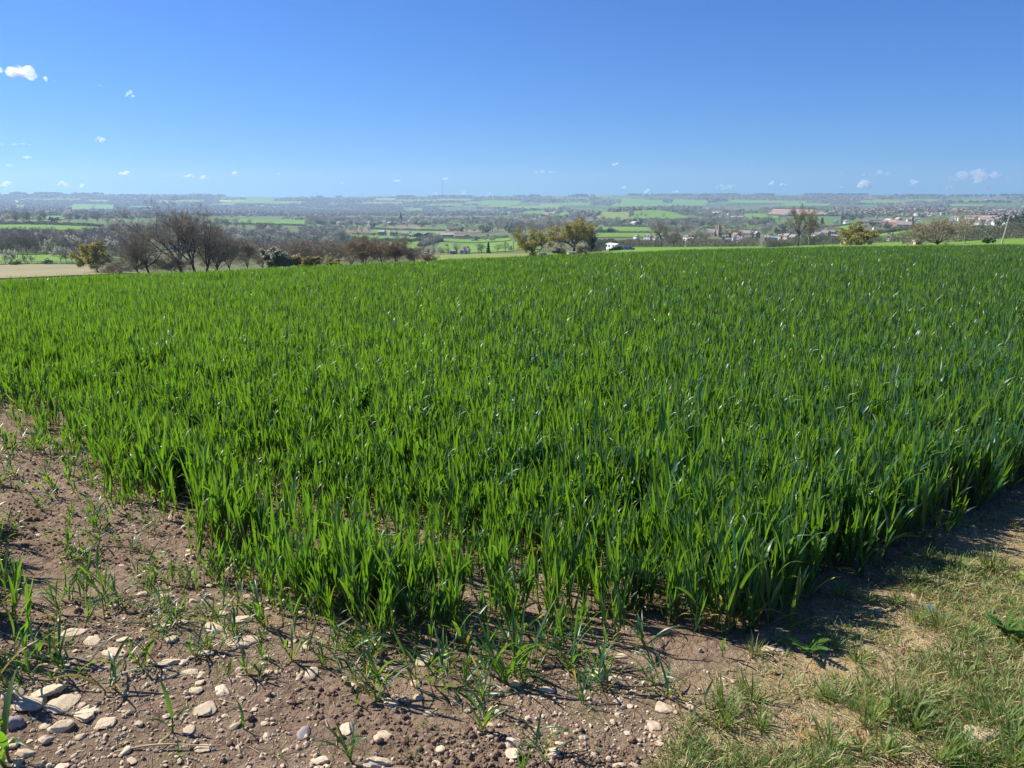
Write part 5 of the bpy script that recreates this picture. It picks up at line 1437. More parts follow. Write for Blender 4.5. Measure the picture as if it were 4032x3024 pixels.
# the church
x, y, r = at(2826, 931); k = mpp(r) * 1.1
o = empty('church', (x, y, gz(x, y) - .2), -math.atan2(x, y) - .62)
tag(o, 'church with a pinkish stone tower standing over the near village', 'church')
tw, th = 13 * k, 38 * k
mb = MB(); mb.box((0, 0, th / 2), (tw, tw, th))
for i in (-1, 1):
    for j in (-1, 1): mb.box((i * tw / 2, j * tw / 2, th * .36), (tw * .16, tw * .16, th * .72))
mb.build('tower', M['pink_wall'], o)
mb = MB(); mb.box((0, 0, th * .62), (tw + .25, tw + .25, .3)); mb.box((0, 0, th - .15), (tw + .3, tw + .3, .35)); mb.build('string_course', M['stone_wall'], o)
for i in range(4):
    a, b = (-1, 1, -1, 1)[i], (-1, -1, 1, 1)[i]
    MB().cyl((a * tw * .47, b * tw * .47, th), (a * tw * .47, b * tw * .47, th + 1.9), .38, .05, 5).build('pinnacle', M['pink_wall'], o)
for f in range(4):
    c = MB(); c.box((0, -tw / 2 - .02, 0), (1.2, .14, 3.0)); c.prism([(-.6, 1.5), (.6, 1.5), (0, 2.3)], -tw / 2 - .09, -tw / 2 + .05)
    q = c.build('belfry_opening', M['pane'], o); q.location = (0, 0, th * .78); q.rotation_euler = (0, 0, f * math.pi / 2)
def ch_block(x0, x1, d, h, rh, nm):
    mb = MB(); mb.prism([(-d / 2, 0), (d / 2, 0), (d / 2, h), (0, h + rh), (-d / 2, h)], x0, x1); mb.v = [(b, a, c) for a, b, c in mb.v]; mb.f = [f[::-1] for f in mb.f]
    mb.build(nm, M['stone_wall'], o)
    rb = MB()
    for s in (-1, 1):
        kk = MB(); kk.prism([(s * (d / 2 + .3), h - .2), (0, h + rh + .05), (0, h + rh + .3), (s * (d / 2 + .3), h + .05)], x0 - .15, x1 + .15); rb.add([(b, a, c) for a, b, c in kk.v], kk.f)
    rb.build('roof', M['grey_roof'], o)
ch_block(-tw / 2 - 15, -tw / 2 - .01, 8, 5, 4, 'nave'); ch_block(-tw / 2 - 22, -tw / 2 - 15.2, 6, 4, 3, 'chancel')
for i in range(4):
    c = MB(); c.box((-tw / 2 - 2.4 - 3.4 * i, -4.02, 2.8), (1.1, .14, 2.6)); c.build('window', M['pane'], o)
# grey chapel gable in the far village
x, y, r = at(3450, 874); k = mpp(r)
o = empty('chapel', (x, y, gz(x, y)), -math.atan2(x, y) + .1); tag(o, 'grey chapel gable with a sharp point in the far village', 'chapel')
w, h = 9 * k, 12 * k
MB().prism([(-w / 2, 0), (w / 2, 0), (w / 2, h), (0, h * 1.7), (-w / 2, h)], -6, 6).build('wall', M['pale_roof'], o)
for s in (-1, 1):
    q = [(s * (w / 2 + .2), h - .1), (0, h * 1.7 + .1), (0, h * 1.7 + .4), (s * (w / 2 + .2), h + .2)]
    MB().prism(q, -5.8, 6.1).build('roof', M['grey_roof'], o)
MB().box((0, -6.02, h * .6), (w * .2, .12, h * .7)).build('window', M['pane'], o)

# ------------------------------------------------------------------ mobile home and cars on the green field
def mobile_home():
    r = 288; x, y = polar(2417, r, 980)
    o = empty('mobile_home', (x, y, gz(x, y) + .02), -math.atan2(x, y) - math.radians(64))
    tag(o, 'cream mobile home with a pale shallow roof parked by the hedge', 'mobile home')
    Lx, W, h = 7.4, 2.7, 2.3       # long axis x, near end at -x
    b = MB(); b.prism([(-W / 2, .45), (W / 2, .45), (W / 2, h), (0, h + .42), (-W / 2, h)], -Lx / 2, Lx / 2); b.v = [(c, a, z) for a, c, z in b.v]; b.f = [f[::-1] for f in b.f]
    cream = mat('cream_panel', (0.74, 0.74, 0.64), (0.70, 0.70, 0.60), scale=2, rough=.5)
    b.build('body', cream, o)
    for s in (-1, 1):
        q = [(s * (W / 2 + .15), h - .02), (0, h + .44), (0, h + .52), (s * (W / 2 + .15), h + .06)]
        kk = MB(); kk.prism(q, -Lx / 2 - .2, Lx / 2 + .2); kk.v = [(c, a, z) for a, c, z in kk.v]; kk.build('roof', M['white_paint'], o)
    pane = M['pane']; fr = M['white_paint']
    def win(c, d):
        f = MB(); f.box(c, (d[0] + .14 if d[0] > .1 else d[0] * .8, d[1] + .14 if d[1] > .1 else d[1] * .8, d[2] + .14)); fo = f.build('window', fr, o)
        MB().box(c, d).build('pane', pane, fo)
    for yy in (-.72, .62): win((-Lx / 2 - .01, yy, 1.72), (.08, .95 if yy < 0 else .75, .85))
    for s in (-1, 1):
        for xx in (-3.3, -1.2, 2.2, 3.8): win((xx, s * (W / 2 + .01), 1.75), (1.1, .08, .8))
    d = MB(); d.box((.6, -W / 2 - .02, 1.4), (.75, .08, 1.85)); d.build('door', cream, o)
    for xx in (-3.6, -1.2, 1.2, 3.6):
        for s in (-1, 1): MB().box((xx, s * 1.1, .22), (.4, .3, .46)).build('support_block', M['grey_stone'], o)
    for xx in (-.45, .45): MB().cyl((xx, -1.3, .3), (xx, -1.15, .3), .3, .3, 10).build('wheel', M['pane'], o)
mobile_home()
def car(label, px, r, rz, paint, hatch=True):
    x, y = polar(px, r, 990); o = empty('parked_car', (x, y, gz(x, y) + .02), -math.atan2(x, y) + rz); tag(o, label, 'car')
    prof = [(-2.0, .32), (-2.02, .72), (-1.88, .95), (-.95, 1.02), (.95, 1.02), (1.85, .98), (2.0, .72), (2.0, .32)]     # x forward = -x
    b = MB(); b.prism(prof, -.84, .84, None); b.build('body', paint, o, False)
    cab = [(-1.05, 1.0), (-.35, 1.46), (1.15 if hatch else .8, 1.48), (1.78, 1.0)]
    n = len(cab); vs = [(a, -.80 + (z - 1.0) * .34, z) for a, z in cab] + [(a, .80 - (z - 1.0) * .34, z) for a, z in cab]
    c = MB(); c.add(vs, [(i, (i + 1) % n, n + (i + 1) % n, n + i) for i in range(n)] + [tuple(range(n - 1, -1, -1)), tuple(range(n, 2 * n))]); c.build('cabin', paint, o)
    g = M['pane']
    def lerp(p, q, t): return tuple(p[i] + (q[i] - p[i]) * t for i in range(3))
    def panel(nm, a, b_, c_, d_, out, m=g, e=.012):
        q = [tuple(p[i] + out[i] * e for i in range(3)) for p in (a, b_, c_, d_)]
        w = [tuple(p[i] - out[i] * .02 for i in range(3)) for p in (a, b_, c_, d_)]
        MB().add(q + w, [(0, 1, 2, 3), (7, 6, 5, 4), (0, 4, 5, 1), (1, 5, 6, 2), (2, 6, 7, 3), (3, 7, 4, 0)]).build(nm, m, o)
    def inset(A, B, C, D, k=.1): 
        cx = tuple((A[i] + B[i] + C[i] + D[i]) / 4 for i in range(3)); return [lerp(p, cx, k) for p in (A, B, C, D)]
    panel('windscreen', *inset(vs[0], vs[1], vs[5], vs[4]), (-.55, 0, .8))
    panel('rear_window', *inset(vs[3], vs[2], vs[6], vs[7], .14), (.6, 0, .7))
    for s, off in ((-1, 0), (1, 4)):
        A, B, C, D = vs[off], vs[1 + off], vs[2 + off], vs[3 + off]
        m1, m2 = lerp(B, C, .48), lerp(A, D, .48)
        panel('side_window', *inset(A, B, m1, m2, .14), (0, s, .3)); panel('side_window', *inset(m2, m1, C, D, .14), (0, s, .3))
    for xx in (-1.28, 1.28):
        for s in (-1, 1):
            w = MB(); w.cyl((xx, s * .72, .31), (xx, s * .88, .31), .31, .31, 14); wo = w.build('wheel', M['dark_wood'], o)
            MB().cyl((xx, s * .875, .31), (xx, s * .895, .31), .19, .19, 10).build('hub_cap', M['steel'], wo)
    for s in (-1, 1):
        MB().box((-1.97, s * .6, .74), (.12, .36, .16)).build('headlight', M['white_paint'], o)
        MB().box((1.96, s * .66, .80), (.12, .26, .20)).build('tail_light', mat('red_lens', (.4, .02, .02), rough=.3), o)
    MB().box((-2.02, 0, .45), (.05, .52, .12)).build('number_plate', M['white_paint'], o)
def paint(n, c): return mat(n, c, rough=.25, spec=.6)
car('dark green-blue car parked against the side of the mobile home', 2419, 281, .35, paint('dark_teal_paint', (.012, .03, .035)))
car('dark red car half hidden behind the dark green-blue one', 2433, 285, .9, paint('maroon_paint', (.09, .02, .03)))
car('dark blue hatchback parked alone right of the mobile home', 2476, 279, 2.4, paint('navy_paint', (.012, .02, .14)))
# post on the grass, pole on the brow
x, y = polar(2399, 262, 995); o = empty('field_post', (x, y, gz(x, y) - .1)); tag(o, 'short dark post on the grass before the mobile home', 'post')
MB().box((0, 0, .6), (.16, .16, 1.3)).build('post', M['door'], o); MB().box((0, -.10, 1.05), (.5, .04, .5)).build('board', M['pole_wood'], o)
x, y = polar(3942, 122, 966); o = empty('wooden_pole', (x, y, gz(x, y) - .2)); tag(o, 'pale leaning wooden pole at the right of the brow', 'pole')
MB().cyl((0, 0, 0), (.62, .1, 3.9), .11, .085, 9).build('shaft', M['pole_wood'], o); MB().cyl((.62, .1, 3.88), (.625, .1, 3.95), .10, .06, 9).build('cap', M['steel'], o)
# ------------------------------------------------------------------ far masts and turbine
def ridge(px, back=0):
    a, b = polar(px, 1.0); rr = np.arange(6000, 8200, 25.0)
    T = (CAM_Z - ground(a * rr, b * rr, False)) / rr
    q = rr[int(np.argmin(T))]; return a * q, b * q, q
x, y, r = ridge(1746); z = gz(x, y)
o = empty('television_mast', (x, y, z - 2)); tag(o, 'very tall thin mast on the far ridge left of centre', 'mast')
Hm = 72 * mpp(r)
a = MB()
a.cyl((0, 0, 0), (0, 0, Hm * .86), 2.3, 2.3, 8); a.build('mast_column', M['steel'], o)
MB().cyl((0, 0, Hm * .86), (0, 0, Hm), 1.2, .9, 8).build('aerial', M['white_paint'], o)
for lv in (.3, .55, .8):
    for q in range(3):
        t = 2.1 * q; MB().cyl((0, 0, Hm * lv), (math.cos(t) * Hm * .45 * lv ** .5, math.sin(t) * Hm * .45 * lv ** .5, 3), .12, .12, 4).build('guy_wire', M['steel'], o)
x, y, r = ridge(1258); z = gz(x, y)
o = empty('wind_turbine', (x, y, z - 2), .2); tag(o, 'small white three-bladed wind turbine on the far ridge', 'wind turbine')
k = mpp(r); hub = 19 * k
MB().cyl((0, 0, 0), (0, 0, hub), 2.0, 1.1, 10).build('tower', M['white_paint'], o)
MB().box((0, .8, hub), (2.6, 6.0, 2.6)).build('nacelle', M['white_paint'], o)
MB().cyl((0, -3.6, hub), (0, -2.2, hub), .4, 1.5, 10).build('hub', M['white_paint'], o)
for i in range(3):
    t = math.radians(-35 + 120 * i); c, s_ = math.sin(t), math.cos(t); Lb = 11 * k
    d = Vector((c, 0, s_)); n = Vector((s_, 0, -c)); p0 = Vector((0, -2.9, hub))
    vs = []
    for f, wd in ((0, 1.0), (.2, 2.0), (.6, 1.3), (1, .35)):
        for sx, sy in ((-1, -.25), (1, -.25), (1, .25), (-1, .25)): vs.append(p0 + d * Lb * f + n * wd * sx * .6 + Vector((0, sy * wd, 0)))
    fs = [(4 * j + a_, 4 * j + (a_ + 1) % 4, 4 * j + 4 + (a_ + 1) % 4, 4 * j + 4 + a_) for j in range(3) for a_ in range(4)] + [(3, 2, 1, 0), (12, 13, 14, 15)]
    MB().add(vs, fs).build('blade', M['white_paint'], o)
x, y, r = ridge(86); z = gz(x, y); o = empty('radio_mast', (x, y, z - 1)); tag(o, 'short relay mast on the far ridge at upper left', 'mast'); k = mpp(r)
for i, (a_, b_) in enumerate(((-2, -2), (2, -2), (2, 2), (-2, 2))): MB().cyl((a_, b_, 0), (a_ * .3, b_ * .3, 13 * k), .7, .5, 4).build('leg', M['steel'], o)
for q in (.3, .55, .8): MB().box((0, 0, 13 * k * q), (4.2 * (1 - .7 * q), 4.2 * (1 - .7 * q), .8)).build('brace', M['steel'], o)
MB().cyl((0, 0, 13 * k), (0, 0, 18 * k), .5, .3, 5).build('aerial', M['steel'], o)
# ------------------------------------------------------------------ animals in the valley
def beast(name, label, px, py, L, m, rz, group=None):
    x, y, r = at(px, py); o = empty(name, (x, y, gz(x, y)), rz, L); tag(o, label, name, group)
    rings = [(-.52, .50, .10), (-.45, .55, .21), (-.15, .53, .25), (.2, .54, .24), (.42, .60, .19), (.56, .72, .12), (.68, .80, .10), (.82, .72, .06)]
    P = np.array([(a, 0, b) for a, b, c in rings]); rad = np.array([c for a, b, c in rings])
    v, f = tubes([(P, rad, 8)], 8)
    allV, allF = [v], [f]; b = len(v)
    for lx in (-.38, .34):
        for ly in (-.11, .11):
            v2, f2 = tubes([(np.array([[lx, ly, .5], [lx - .03, ly, .28], [lx, ly, 0]]), np.array([.075, .05, .04]), 5)], 5); allV.append(v2); allF.append(f2 + b); b += len(v2)
    link('body', np_mesh('body', np.vstack(allV), np.vstack(allF), [m], smooth=True), o)
wool = mat('wool', (.62, .58, .50), (.5, .46, .38), scale=6); hide = mat('dark_hide', (.03, .025, .02), rough=.7)
for i, (px, py) in enumerate([(80, 898), (98, 899), (118, 902), (128, 900), (152, 900)]):
    beast('sheep', ('white sheep at the left end of the line on the bright strip field', 'white sheep second from the left on the strip field', 'white sheep in the middle of the strip field line, lower of a pair', 'white sheep above the lower one of the pair on the strip field', 'white sheep at the right end of the line on the strip field')[i], px, py, 2.2, wool, R.uniform(0, 6), 'sheep on the bright strip field')
beast('cow', 'dark cow grazing in the meadow below the open barn', 1757, 969, 2.4, hide, .3, 'cows below the barns'); beast('cow', 'dark cow a little right of and below the first in the meadow', 1762, 972, 2.4, hide, 2.6, 'cows below the barns')
# ------------------------------------------------------------------ stones on the bare corner
def ico(sub):
    t = (1 + 5 ** .5) / 2
    V = [(-1, t, 0), (1, t, 0), (-1, -t, 0), (1, -t, 0), (0, -1, t), (0, 1, t), (0, -1, -t), (0, 1, -t), (t, 0, -1), (t, 0, 1), (-t, 0, -1), (-t, 0, 1)]
    F = [(0, 11, 5), (0, 5, 1), (0, 1, 7), (0, 7, 10), (0, 10, 11), (1, 5, 9), (5, 11, 4), (11, 10, 2), (10, 7, 6), (7, 1, 8), (3, 9, 4), (3, 4, 2), (3, 2, 6), (3, 6, 8), (3, 8, 9), (4, 9, 5), (2, 4, 11), (6, 2, 10), (8, 6, 7), (9, 8, 1)]
    V = [np.array(v) / np.linalg.norm(v) for v in V]
    for _ in range(sub):
        c, G = {}, []
        def m(a, b):
            k = (min(a, b), max(a, b))
            if k not in c:
                v = V[a] + V[b]; V.append(v / np.linalg.norm(v)); c[k] = len(V) - 1
            return c[k]
        for a, b, d in F:
            ab, bd, da = m(a, b), m(b, d), m(d, a); G += [(a, ab, da), (b, bd, ab), (d, da, bd), (ab, bd, da)]
        F = G
    return np.array(V), np.array(F)
ICO = {s: ico(s) for s in (1, 2, 3)}
def stone_mesh(seed, sub=2, angular=.5, m='limestone', smooth=True):
    rg = np.random.default_rng(seed); V, F = ICO[sub]
    V = V.copy()
    for q in range(int(4 + 8 * angular)):                  # break it with flat faces
        n = rg.normal(0, 1, 3); n /= np.linalg.norm(n); lim = rg.uniform(.55, .85)
        d = V @ n; V = V - np.outer(np.clip(d - lim, 0, None), n) * (.75 + .25 * angular)
    for sc, a in ((1.6, .16), (3.7, .07), (8, .03)):
        o = rg.uniform(0, 50, 3)
        nz = vnoise(V[:, 0] * sc + o[0] + V[:, 2] * 1.7, V[:, 1] * sc + o[1] - V[:, 2] * 1.3 * sc, seed % 97) - .5
        V = V * (1 + a * 2 * nz)[:, None]
    V = V / np.abs(V).max(0)
    V *= .5
    return np_mesh('stone', V, F, [M[m]], smooth=smooth)
STONES = [stone_mesh(300 + i, 2, R.uniform(.5, 1.2), smooth=i % 3 == 0) for i in range(14)]
GREYS = [stone_mesh(340 + i, 2, .5, 'grey_stone') for i in range(3)]
def stone(px, py, wpx, hpx, flat=.35, label=None, group=None, mesh=None, rz=None, sink=.38):
    x, y, r = near(px, py)
    k = math.hypot(r, CAM_Z) / FPX
    w = wpx * k; d = max(hpx * k / .60 - flat * w * .5, w * .42); h = max(w * flat, .006)
    o = bpy.data.objects.new('stone', mesh or R.choice(STONES)); COL.objects.link(o)
    o.scale = (w, d, h); o.rotation_euler = (R.uniform(-.12, .12), R.uniform(-.12, .12), R.uniform(-.35, .35) if rz is None else rz)
    o.location = (x, y, gz(x, y) + h * (.5 - sink))
    tag(o, label, 'stone', group)
    return o
BIGST = [
 (948, 2531, 142, 62, .16, 'largest flat tan limestone slab, pointed at its left end'), (845, 2473, 80, 42, .2, 'flat pinkish white stone up-left of the largest slab'), (677, 2519, 48, 30, .4, 'bright white stone left of the largest slab'),
 (951, 2440, 84, 46, .22, 'tan slab half under the wheat above the largest slab'), (875, 2416, 50, 26, .3, 'small white stone between the pinkish slab and the wheat'), (723, 2452, 38, 24, .4, 'small tan stone on the smooth soil of the path'),
 (653, 2346, 58, 26, .25, 'long white stone high on the bare path'), (568, 2340, 50, 26, .3, 'white stone left of the long one high on the bare path'), (298, 2492, 86, 38, .2, 'flat tan slab by the left wheat clump'),
 (365, 2528, 62, 36, .25, 'tan stone below the slab by the left wheat clump'), (486, 2519, 62, 26, .2, 'reddish tan flat stone in the middle of the path'), (450, 2570, 98, 36, .16, 'long flat pale slab above the sprawling wheat plant'),
 (668, 2606, 80, 34, .18, 'long tan slab set flush in the soil, centre left'), (722, 2612, 34, 26, .5, 'bright stone at the right end of the flush tan slab'), (814, 2571, 62, 28, .25, 'flat white stone under the largest slab'),
 (744, 2647, 62, 26, .15, 'flat brownish slab below the flush tan slab'), (872, 2722, 70, 40, .25, 'irregular cream stone right of the smooth white oval one'), (805, 2795, 86, 55, .26, 'smooth white oval stone on bare soil'),
 (769, 2722, 50, 32, .4, 'rounded tan stone above the smooth white oval one'), (785, 2690, 36, 28, .4, 'small stone above the rounded tan one'), (200, 2722, 116, 52, .3, 'large white slab with leaf shadows at left'),
 (118, 2774, 112, 66, .3, 'white boulder striped by leaf shadows, second of the left pile'), (52, 2737, 66, 56, .5, 'cream boulder at the left margin'), (258, 2773, 98, 72, .22, 'broad pinkish cream slab in the left pile'),
 (337, 2816, 92, 66, .28, 'rough white stone at the right end of the left pile'), (246, 2866, 86, 38, .45, 'split white stone below the left pile'), (182, 2919, 50, 32, .6, 'round topped cream stone with a shaded underside'),
 (410, 2852, 72, 40, .22, 'flaky tan stone right of the left pile'), (744, 2876, 44, 44, .4, 'three-cornered cream stone below the smooth oval one'), (796, 2949, 66, 30, .25, 'flat pale stone by the straw stalk'),
 (1264, 2995, 74, 36, .3, 'white stone at the bottom edge left of centre'), (1227, 2657, 52, 52, .5, 'upright cream stone under the wheat front'), (1176, 2669, 25, 32, .7, 'egg-shaped grey-white stone left of the upright cream one'),
 (1206, 2551, 60, 32, .3, 'tan stone inside the wheat front edge'), (100, 2968, 62, 30, .4, 'cream stone by the tall leaf at bottom left'), (36, 2938, 60, 36, .4, 'white stone at the bottom left margin'),
 (1669, 2603, 74, 68, .5, 'blocky tan stone with a shadowed right end under the wheat'), (1371, 2876, 64, 54, .45, 'pitted tan rounded stone, bottom centre left'), (1502, 2901, 62, 42, .3, 'cream stone right of the pitted rounded one'),
 (2018, 2926, 66, 48, .5, 'white rough stone, upper of the stacked pair'), (2030, 2969, 74, 52, .5, 'white rough stone, lower of the stacked pair'), (2176, 2974, 56, 50, .5, 'cream stone beside the sprawling bottom plant'),
 (2574, 2860, 54, 46, .3, 'pale pointed triangular stone on crumbly soil'), (2611, 2788, 68, 42, .3, 'pinkish white rough stone right of centre'), (2350, 2664, 82, 60, .6, 'two-toned cream and shaded block behind a wheat sprout'),
 (2422, 2681, 56, 38, .45, 'cream stone right of the two-toned block'), (2155, 2720, 62, 38, .4, 'white flat stone between two wheat tufts'), (1490, 3010, 112, 44, .3, 'large cream slab cut by the bottom picture edge'),
 (1648, 2748, 44, 26, .5, 'small brick-shaped white stone'), (1596, 2757, 36, 32, .6, 'white cube-like stone with a dark right side'), (1551, 2772, 40, 30, .4, 'white stone left of the cube-like one'),
 (1526, 2760, 36, 26, .4, 'flat white stone at the left of the white cluster'), (1684, 2815, 36, 28, .5, 'rounded white stone under the white cluster'), (1636, 2688, 42, 30, .35, 'pale stone above the white cluster'),
 (1399, 2698, 52, 28, .3, 'tan stone left of the tall lone sprout'), (1356, 2674, 28, 20, .6, 'round white pebble under the wheat left of centre'), (1535, 2641, 40, 26, .4, 'cream oval stone under the tall lone sprout'),
 (1930, 2903, 40, 18, .4, 'thin pale stone left of the stacked pair'), (1736, 2951, 40, 28, .4, 'cream stone halfway between pitted stone and stacked pair'), (1517, 2503, 66, 28, .3, 'white stone shaded inside the wheat'),
 (1456, 2554, 54, 26, .3, 'white stone at the shaded wheat foot'), (2447, 2585, 56, 26, .3, 'white stone under the wheat right of centre'), (3028, 2560, 58, 38, .35, 'cream oval stone at the sharp corner of the wheat'),
 (3068, 2562, 42, 28, .45, 'cream stone touching the oval one at the wheat corner'), (3845, 2901, 138, 58, .25, 'large white slab among grass at bottom right'), (3994, 2694, 52, 18, .3, 'white sliver of stone at the right margin'),
 (3794, 2582, 32, 26, .4, 'small white stone in the mossy ground, right of centre'), (3457, 2405, 32, 24, .6, 'white pebble on the track beside the wheat shadow'), (2846, 2678, 26, 22, .6, 'upper white pebble of the pair left of the grass'),
 (2852, 2699, 24, 22, .6, 'lower white pebble of the pair left of the grass'), (2888, 2684, 36, 18, .4, 'flat pebble right of the white pebble pair'), (2718, 2787, 32, 20, .5, 'white pebble on the crumbly soil near the grass edge'),
 (2925, 2842, 22, 22, .7, 'white pebble at the foot of a bluish grass tuft'), (2340, 2967, 28, 24, .5, 'round white pebble at bottom right of the sprawling plant'), (2438, 3016, 52, 22, .3, 'tan stone at the bottom edge right of centre'),
 (2495, 3016, 44, 24, .4, 'cream stone beside the tan one at the bottom edge'), (2694, 2996, 30, 36, .5, 'pinkish white pebble at the bottom right of the crumbly soil'), (1715, 3012, 40, 28, .4, 'cream stone at the bottom edge, centre left'),
 (3599, 2347, 22, 18, .5, 'white pebble at the end of the wheat shadow'), (1555, 2744, 34, 18, .5, 'smaller white stone stacked above the cube-like one')]
for i, q in enumerate(BIGST):
    stone(q[0], q[1], q[2], q[3], q[4], q[5], mesh=stone_mesh(600 + i, 3 if q[2] > 60 else 2, R.uniform(.4, 1.1), smooth=(i % 3 == 1)))
stone(58, 2856, 64, 50, .7, 'grey shadowed boulder at the left margin', mesh=GREYS[0]); stone(1197, 2892, 50, 48, .5, 'lilac-grey rounded stone between the sprouts', mesh=GREYS[1]); stone(1843, 2735, 26, 20, .6, 'blue-grey pebble under the wheat centre', mesh=GREYS[2])
def open_soil(x, y):
    return ~inside(DENSE, x, y)
rg = np.random.default_rng(77)
cnt, tries = 0, 0
taken = [(q[0], q[1], q[2]) for q in BIGST]
while cnt < 205 and tries < 20000:
    tries += 1
    px, py = rg.uniform(-30, 2750), rg.uniform(2080, 3035)
    x, y, r = near(px, py)
    if not open_soil(np.array([x]), np.array([y]))[0]: continue
    if inside(CLUMP, np.array([x]), np.array([y]))[0] and rg.random() < .6: continue
    lim = float(fbm(x * 2.3, y * 2.3, 15, 3)) + (.12 if px < 1300 else -.04)
    if lim < .50 + rg.random() * .1: continue
    w = float(np.clip(rg.lognormal(3.15, .42), 15, 58)) * (2.4 / max(r, 2.0))
    if any(abs(px - a) < (c + w) * .5 and abs(py - b) < (c + w) * .3 for a, b, c in taken): continue
    taken.append((px, py, w)); cnt += 1
    where = ('scattered on the stony path at left' if px < 700 else 'scattered between the path and the first sprouts' if px < 1300 else 'scattered on the crumbly soil below the wheat' if px < 2000 else 'scattered on the soil towards the grass')
    size = 'small' if w < 26 else 'middling'
    fl = rg.uniform(.14, .5); tone = 'flat' if fl < .3 else 'chunky'
    stone(px, py, w, w * rg.uniform(.45, .8), fl, f'{size} {tone} cream limestone piece {where}', 'loose stones ' + where, rz=rg.uniform(0, 6.28))
print('STONES', cnt, tries)
# gravel and crumbs: uncountable
def scatter_ground(n, px0, px1, py0, py1, test, rg):
    PX, PY = rg.uniform(px0, px1, n), rg.uniform(py0, py1, n)
    x, y, r, ok = unproject(PX, PY, 1.2, 30, 260)
    ok &= test(x, y, PX, PY)
    return x[ok], y[ok]
def stones_stuff(name, label, protos, x, y, s, rg, sink=.25, flat=(.4, .9)):
    z = ground(x, y); sc = np.stack([s, s * rg.uniform(.6, 1, len(s)), s * rg.uniform(*flat, len(s))], -1)
    rot = np.stack([rg.normal(0, .25, len(s)), rg.normal(0, .25, len(s)), rg.uniform(0, 6.28, len(s))], -1)
    instancer(name, protos, np.stack([x, y, z + sc[:, 2] * (.5 - sink)], -1), rot, sc, label)
SM = [proto('pebble', stone_mesh(900 + i, 1, 1.1, smooth=False)) for i in range(6)]
x, y = scatter_ground(11500, -250, 3000, 1650, 3200, lambda x, y, a, b: open_soil(x, y) & ((fbm(x * 2.3, y * 2.3, 15, 3) + np.where(a < 1300, .10, -.03) + rg.normal(0, .06, len(x))) > .49) & ~inside(MOSS, x, y), rg)
stones_stuff('gravel', 'pale limestone chips strewn over the bare soil', SM, x, y, np.clip(rg.lognormal(-4.75, .45, len(x)), .004, .022), rg)
CL = [proto('clod', stone_mesh(930 + i, 1, .1, 'clod', smooth=False)) for i in range(5)]
x, y = scatter_ground(28000, -250, 3250, 1700, 3200, lambda x, y, a, b: open_soil(x, y) & ((fbm(x * 1.1, y * 1.1, 50, 3) + .25 * (fbm(x * 5, y * 5, 14, 2) - .5) + rg.normal(0, .05, len(x))) > .47), rg)
stones_stuff('soil_crumbs', 'dark crumbs and clods of dry soil', CL, x, y, np.clip(rg.lognormal(-4.75, .5, len(x)), .004, .032), rg, .3, (.6, 1))
x, y = scatter_ground(900, 2450, 4200, 1900, 3200, lambda x, y, a, b: inside(MOSS, x, y), rg)
stones_stuff('gravel', 'few pale chips lying in the mossy track side', SM, x, y, np.clip(rg.lognormal(-4.9, .4, len(x)), .004, .016), rg)

# ------------------------------------------------------------------ lone wheat plants on the bare soil
def lone_proto(seed, H, sprawl=0.0, nl=None):
    rg = np.random.default_rng(seed)
    parts = []
    for k in range(1 if H < .14 else 2 if H < .22 else 3):
        a0 = rg.uniform(0, 6.28); hs = H * rg.uniform(.3, .45)
        top = np.array([math.cos(a0) * (.25 + sprawl * .6) * hs, math.sin(a0) * (.25 + sprawl * .6) * hs, hs]); base = np.array([rg.normal(0, .004), rg.normal(0, .004), -.008])
        parts.append(('stem', np_mesh('stem', *stem_tube(base, top, .0026, .0016, .2, 5)[:2], [M['wheat']], True, np.full(10, .15))))
        az = rg.uniform(0, 6.28)
        for f in (nl or ((.25, .6, 1.0) if H < .14 else (.15, .4, .7, 1.0))):
            az += math.pi + rg.normal(0, .7); p = base + (top - base) * f
            dead = 1.0 if (f < .2 and rg.random() < .5) else max(0, rg.normal(.02, .05))
            v, ff, t = leaf_strip(p, az, rg.uniform(.25, .6) + sprawl * rg.uniform(.2, .7), rg.uniform(.2, 1.5), H * rg.uniform(.6, .95), rg.uniform(.008, .0135) * min(1.15, H / .2 + .3), rg.normal(0, .8), 7, .16, dead)
            parts.append(('leaf', np_mesh('leaf', v, ff, [M['wheat']], True, t)))
    return parts
LP = {k: [lone_proto(40 + 7 * i + j * 100, H, sp) for i in range(4)] for j, (k, H, sp) in enumerate([('sprout', .10, .1), ('small', .16, .25), ('tuft', .24, .35), ('sprawl', .24, .9)])}
def lone(kind, px, py, k=1.0, label='', group=None, rz=None, tilt=(0, 0)):
    x, y, r = near(px, py); k *= .82
    o = empty('wheat_plant', (x, y, gz(x, y) - .004), R.uniform(0, 6.28) if rz is None else rz, k)
    o.rotation_euler = (tilt[0], tilt[1], o.rotation_euler[2])
    tag(o, label, 'wheat plant', group)
    for n, me in R.choice(LP[kind]): link(n, me, o)
    return o
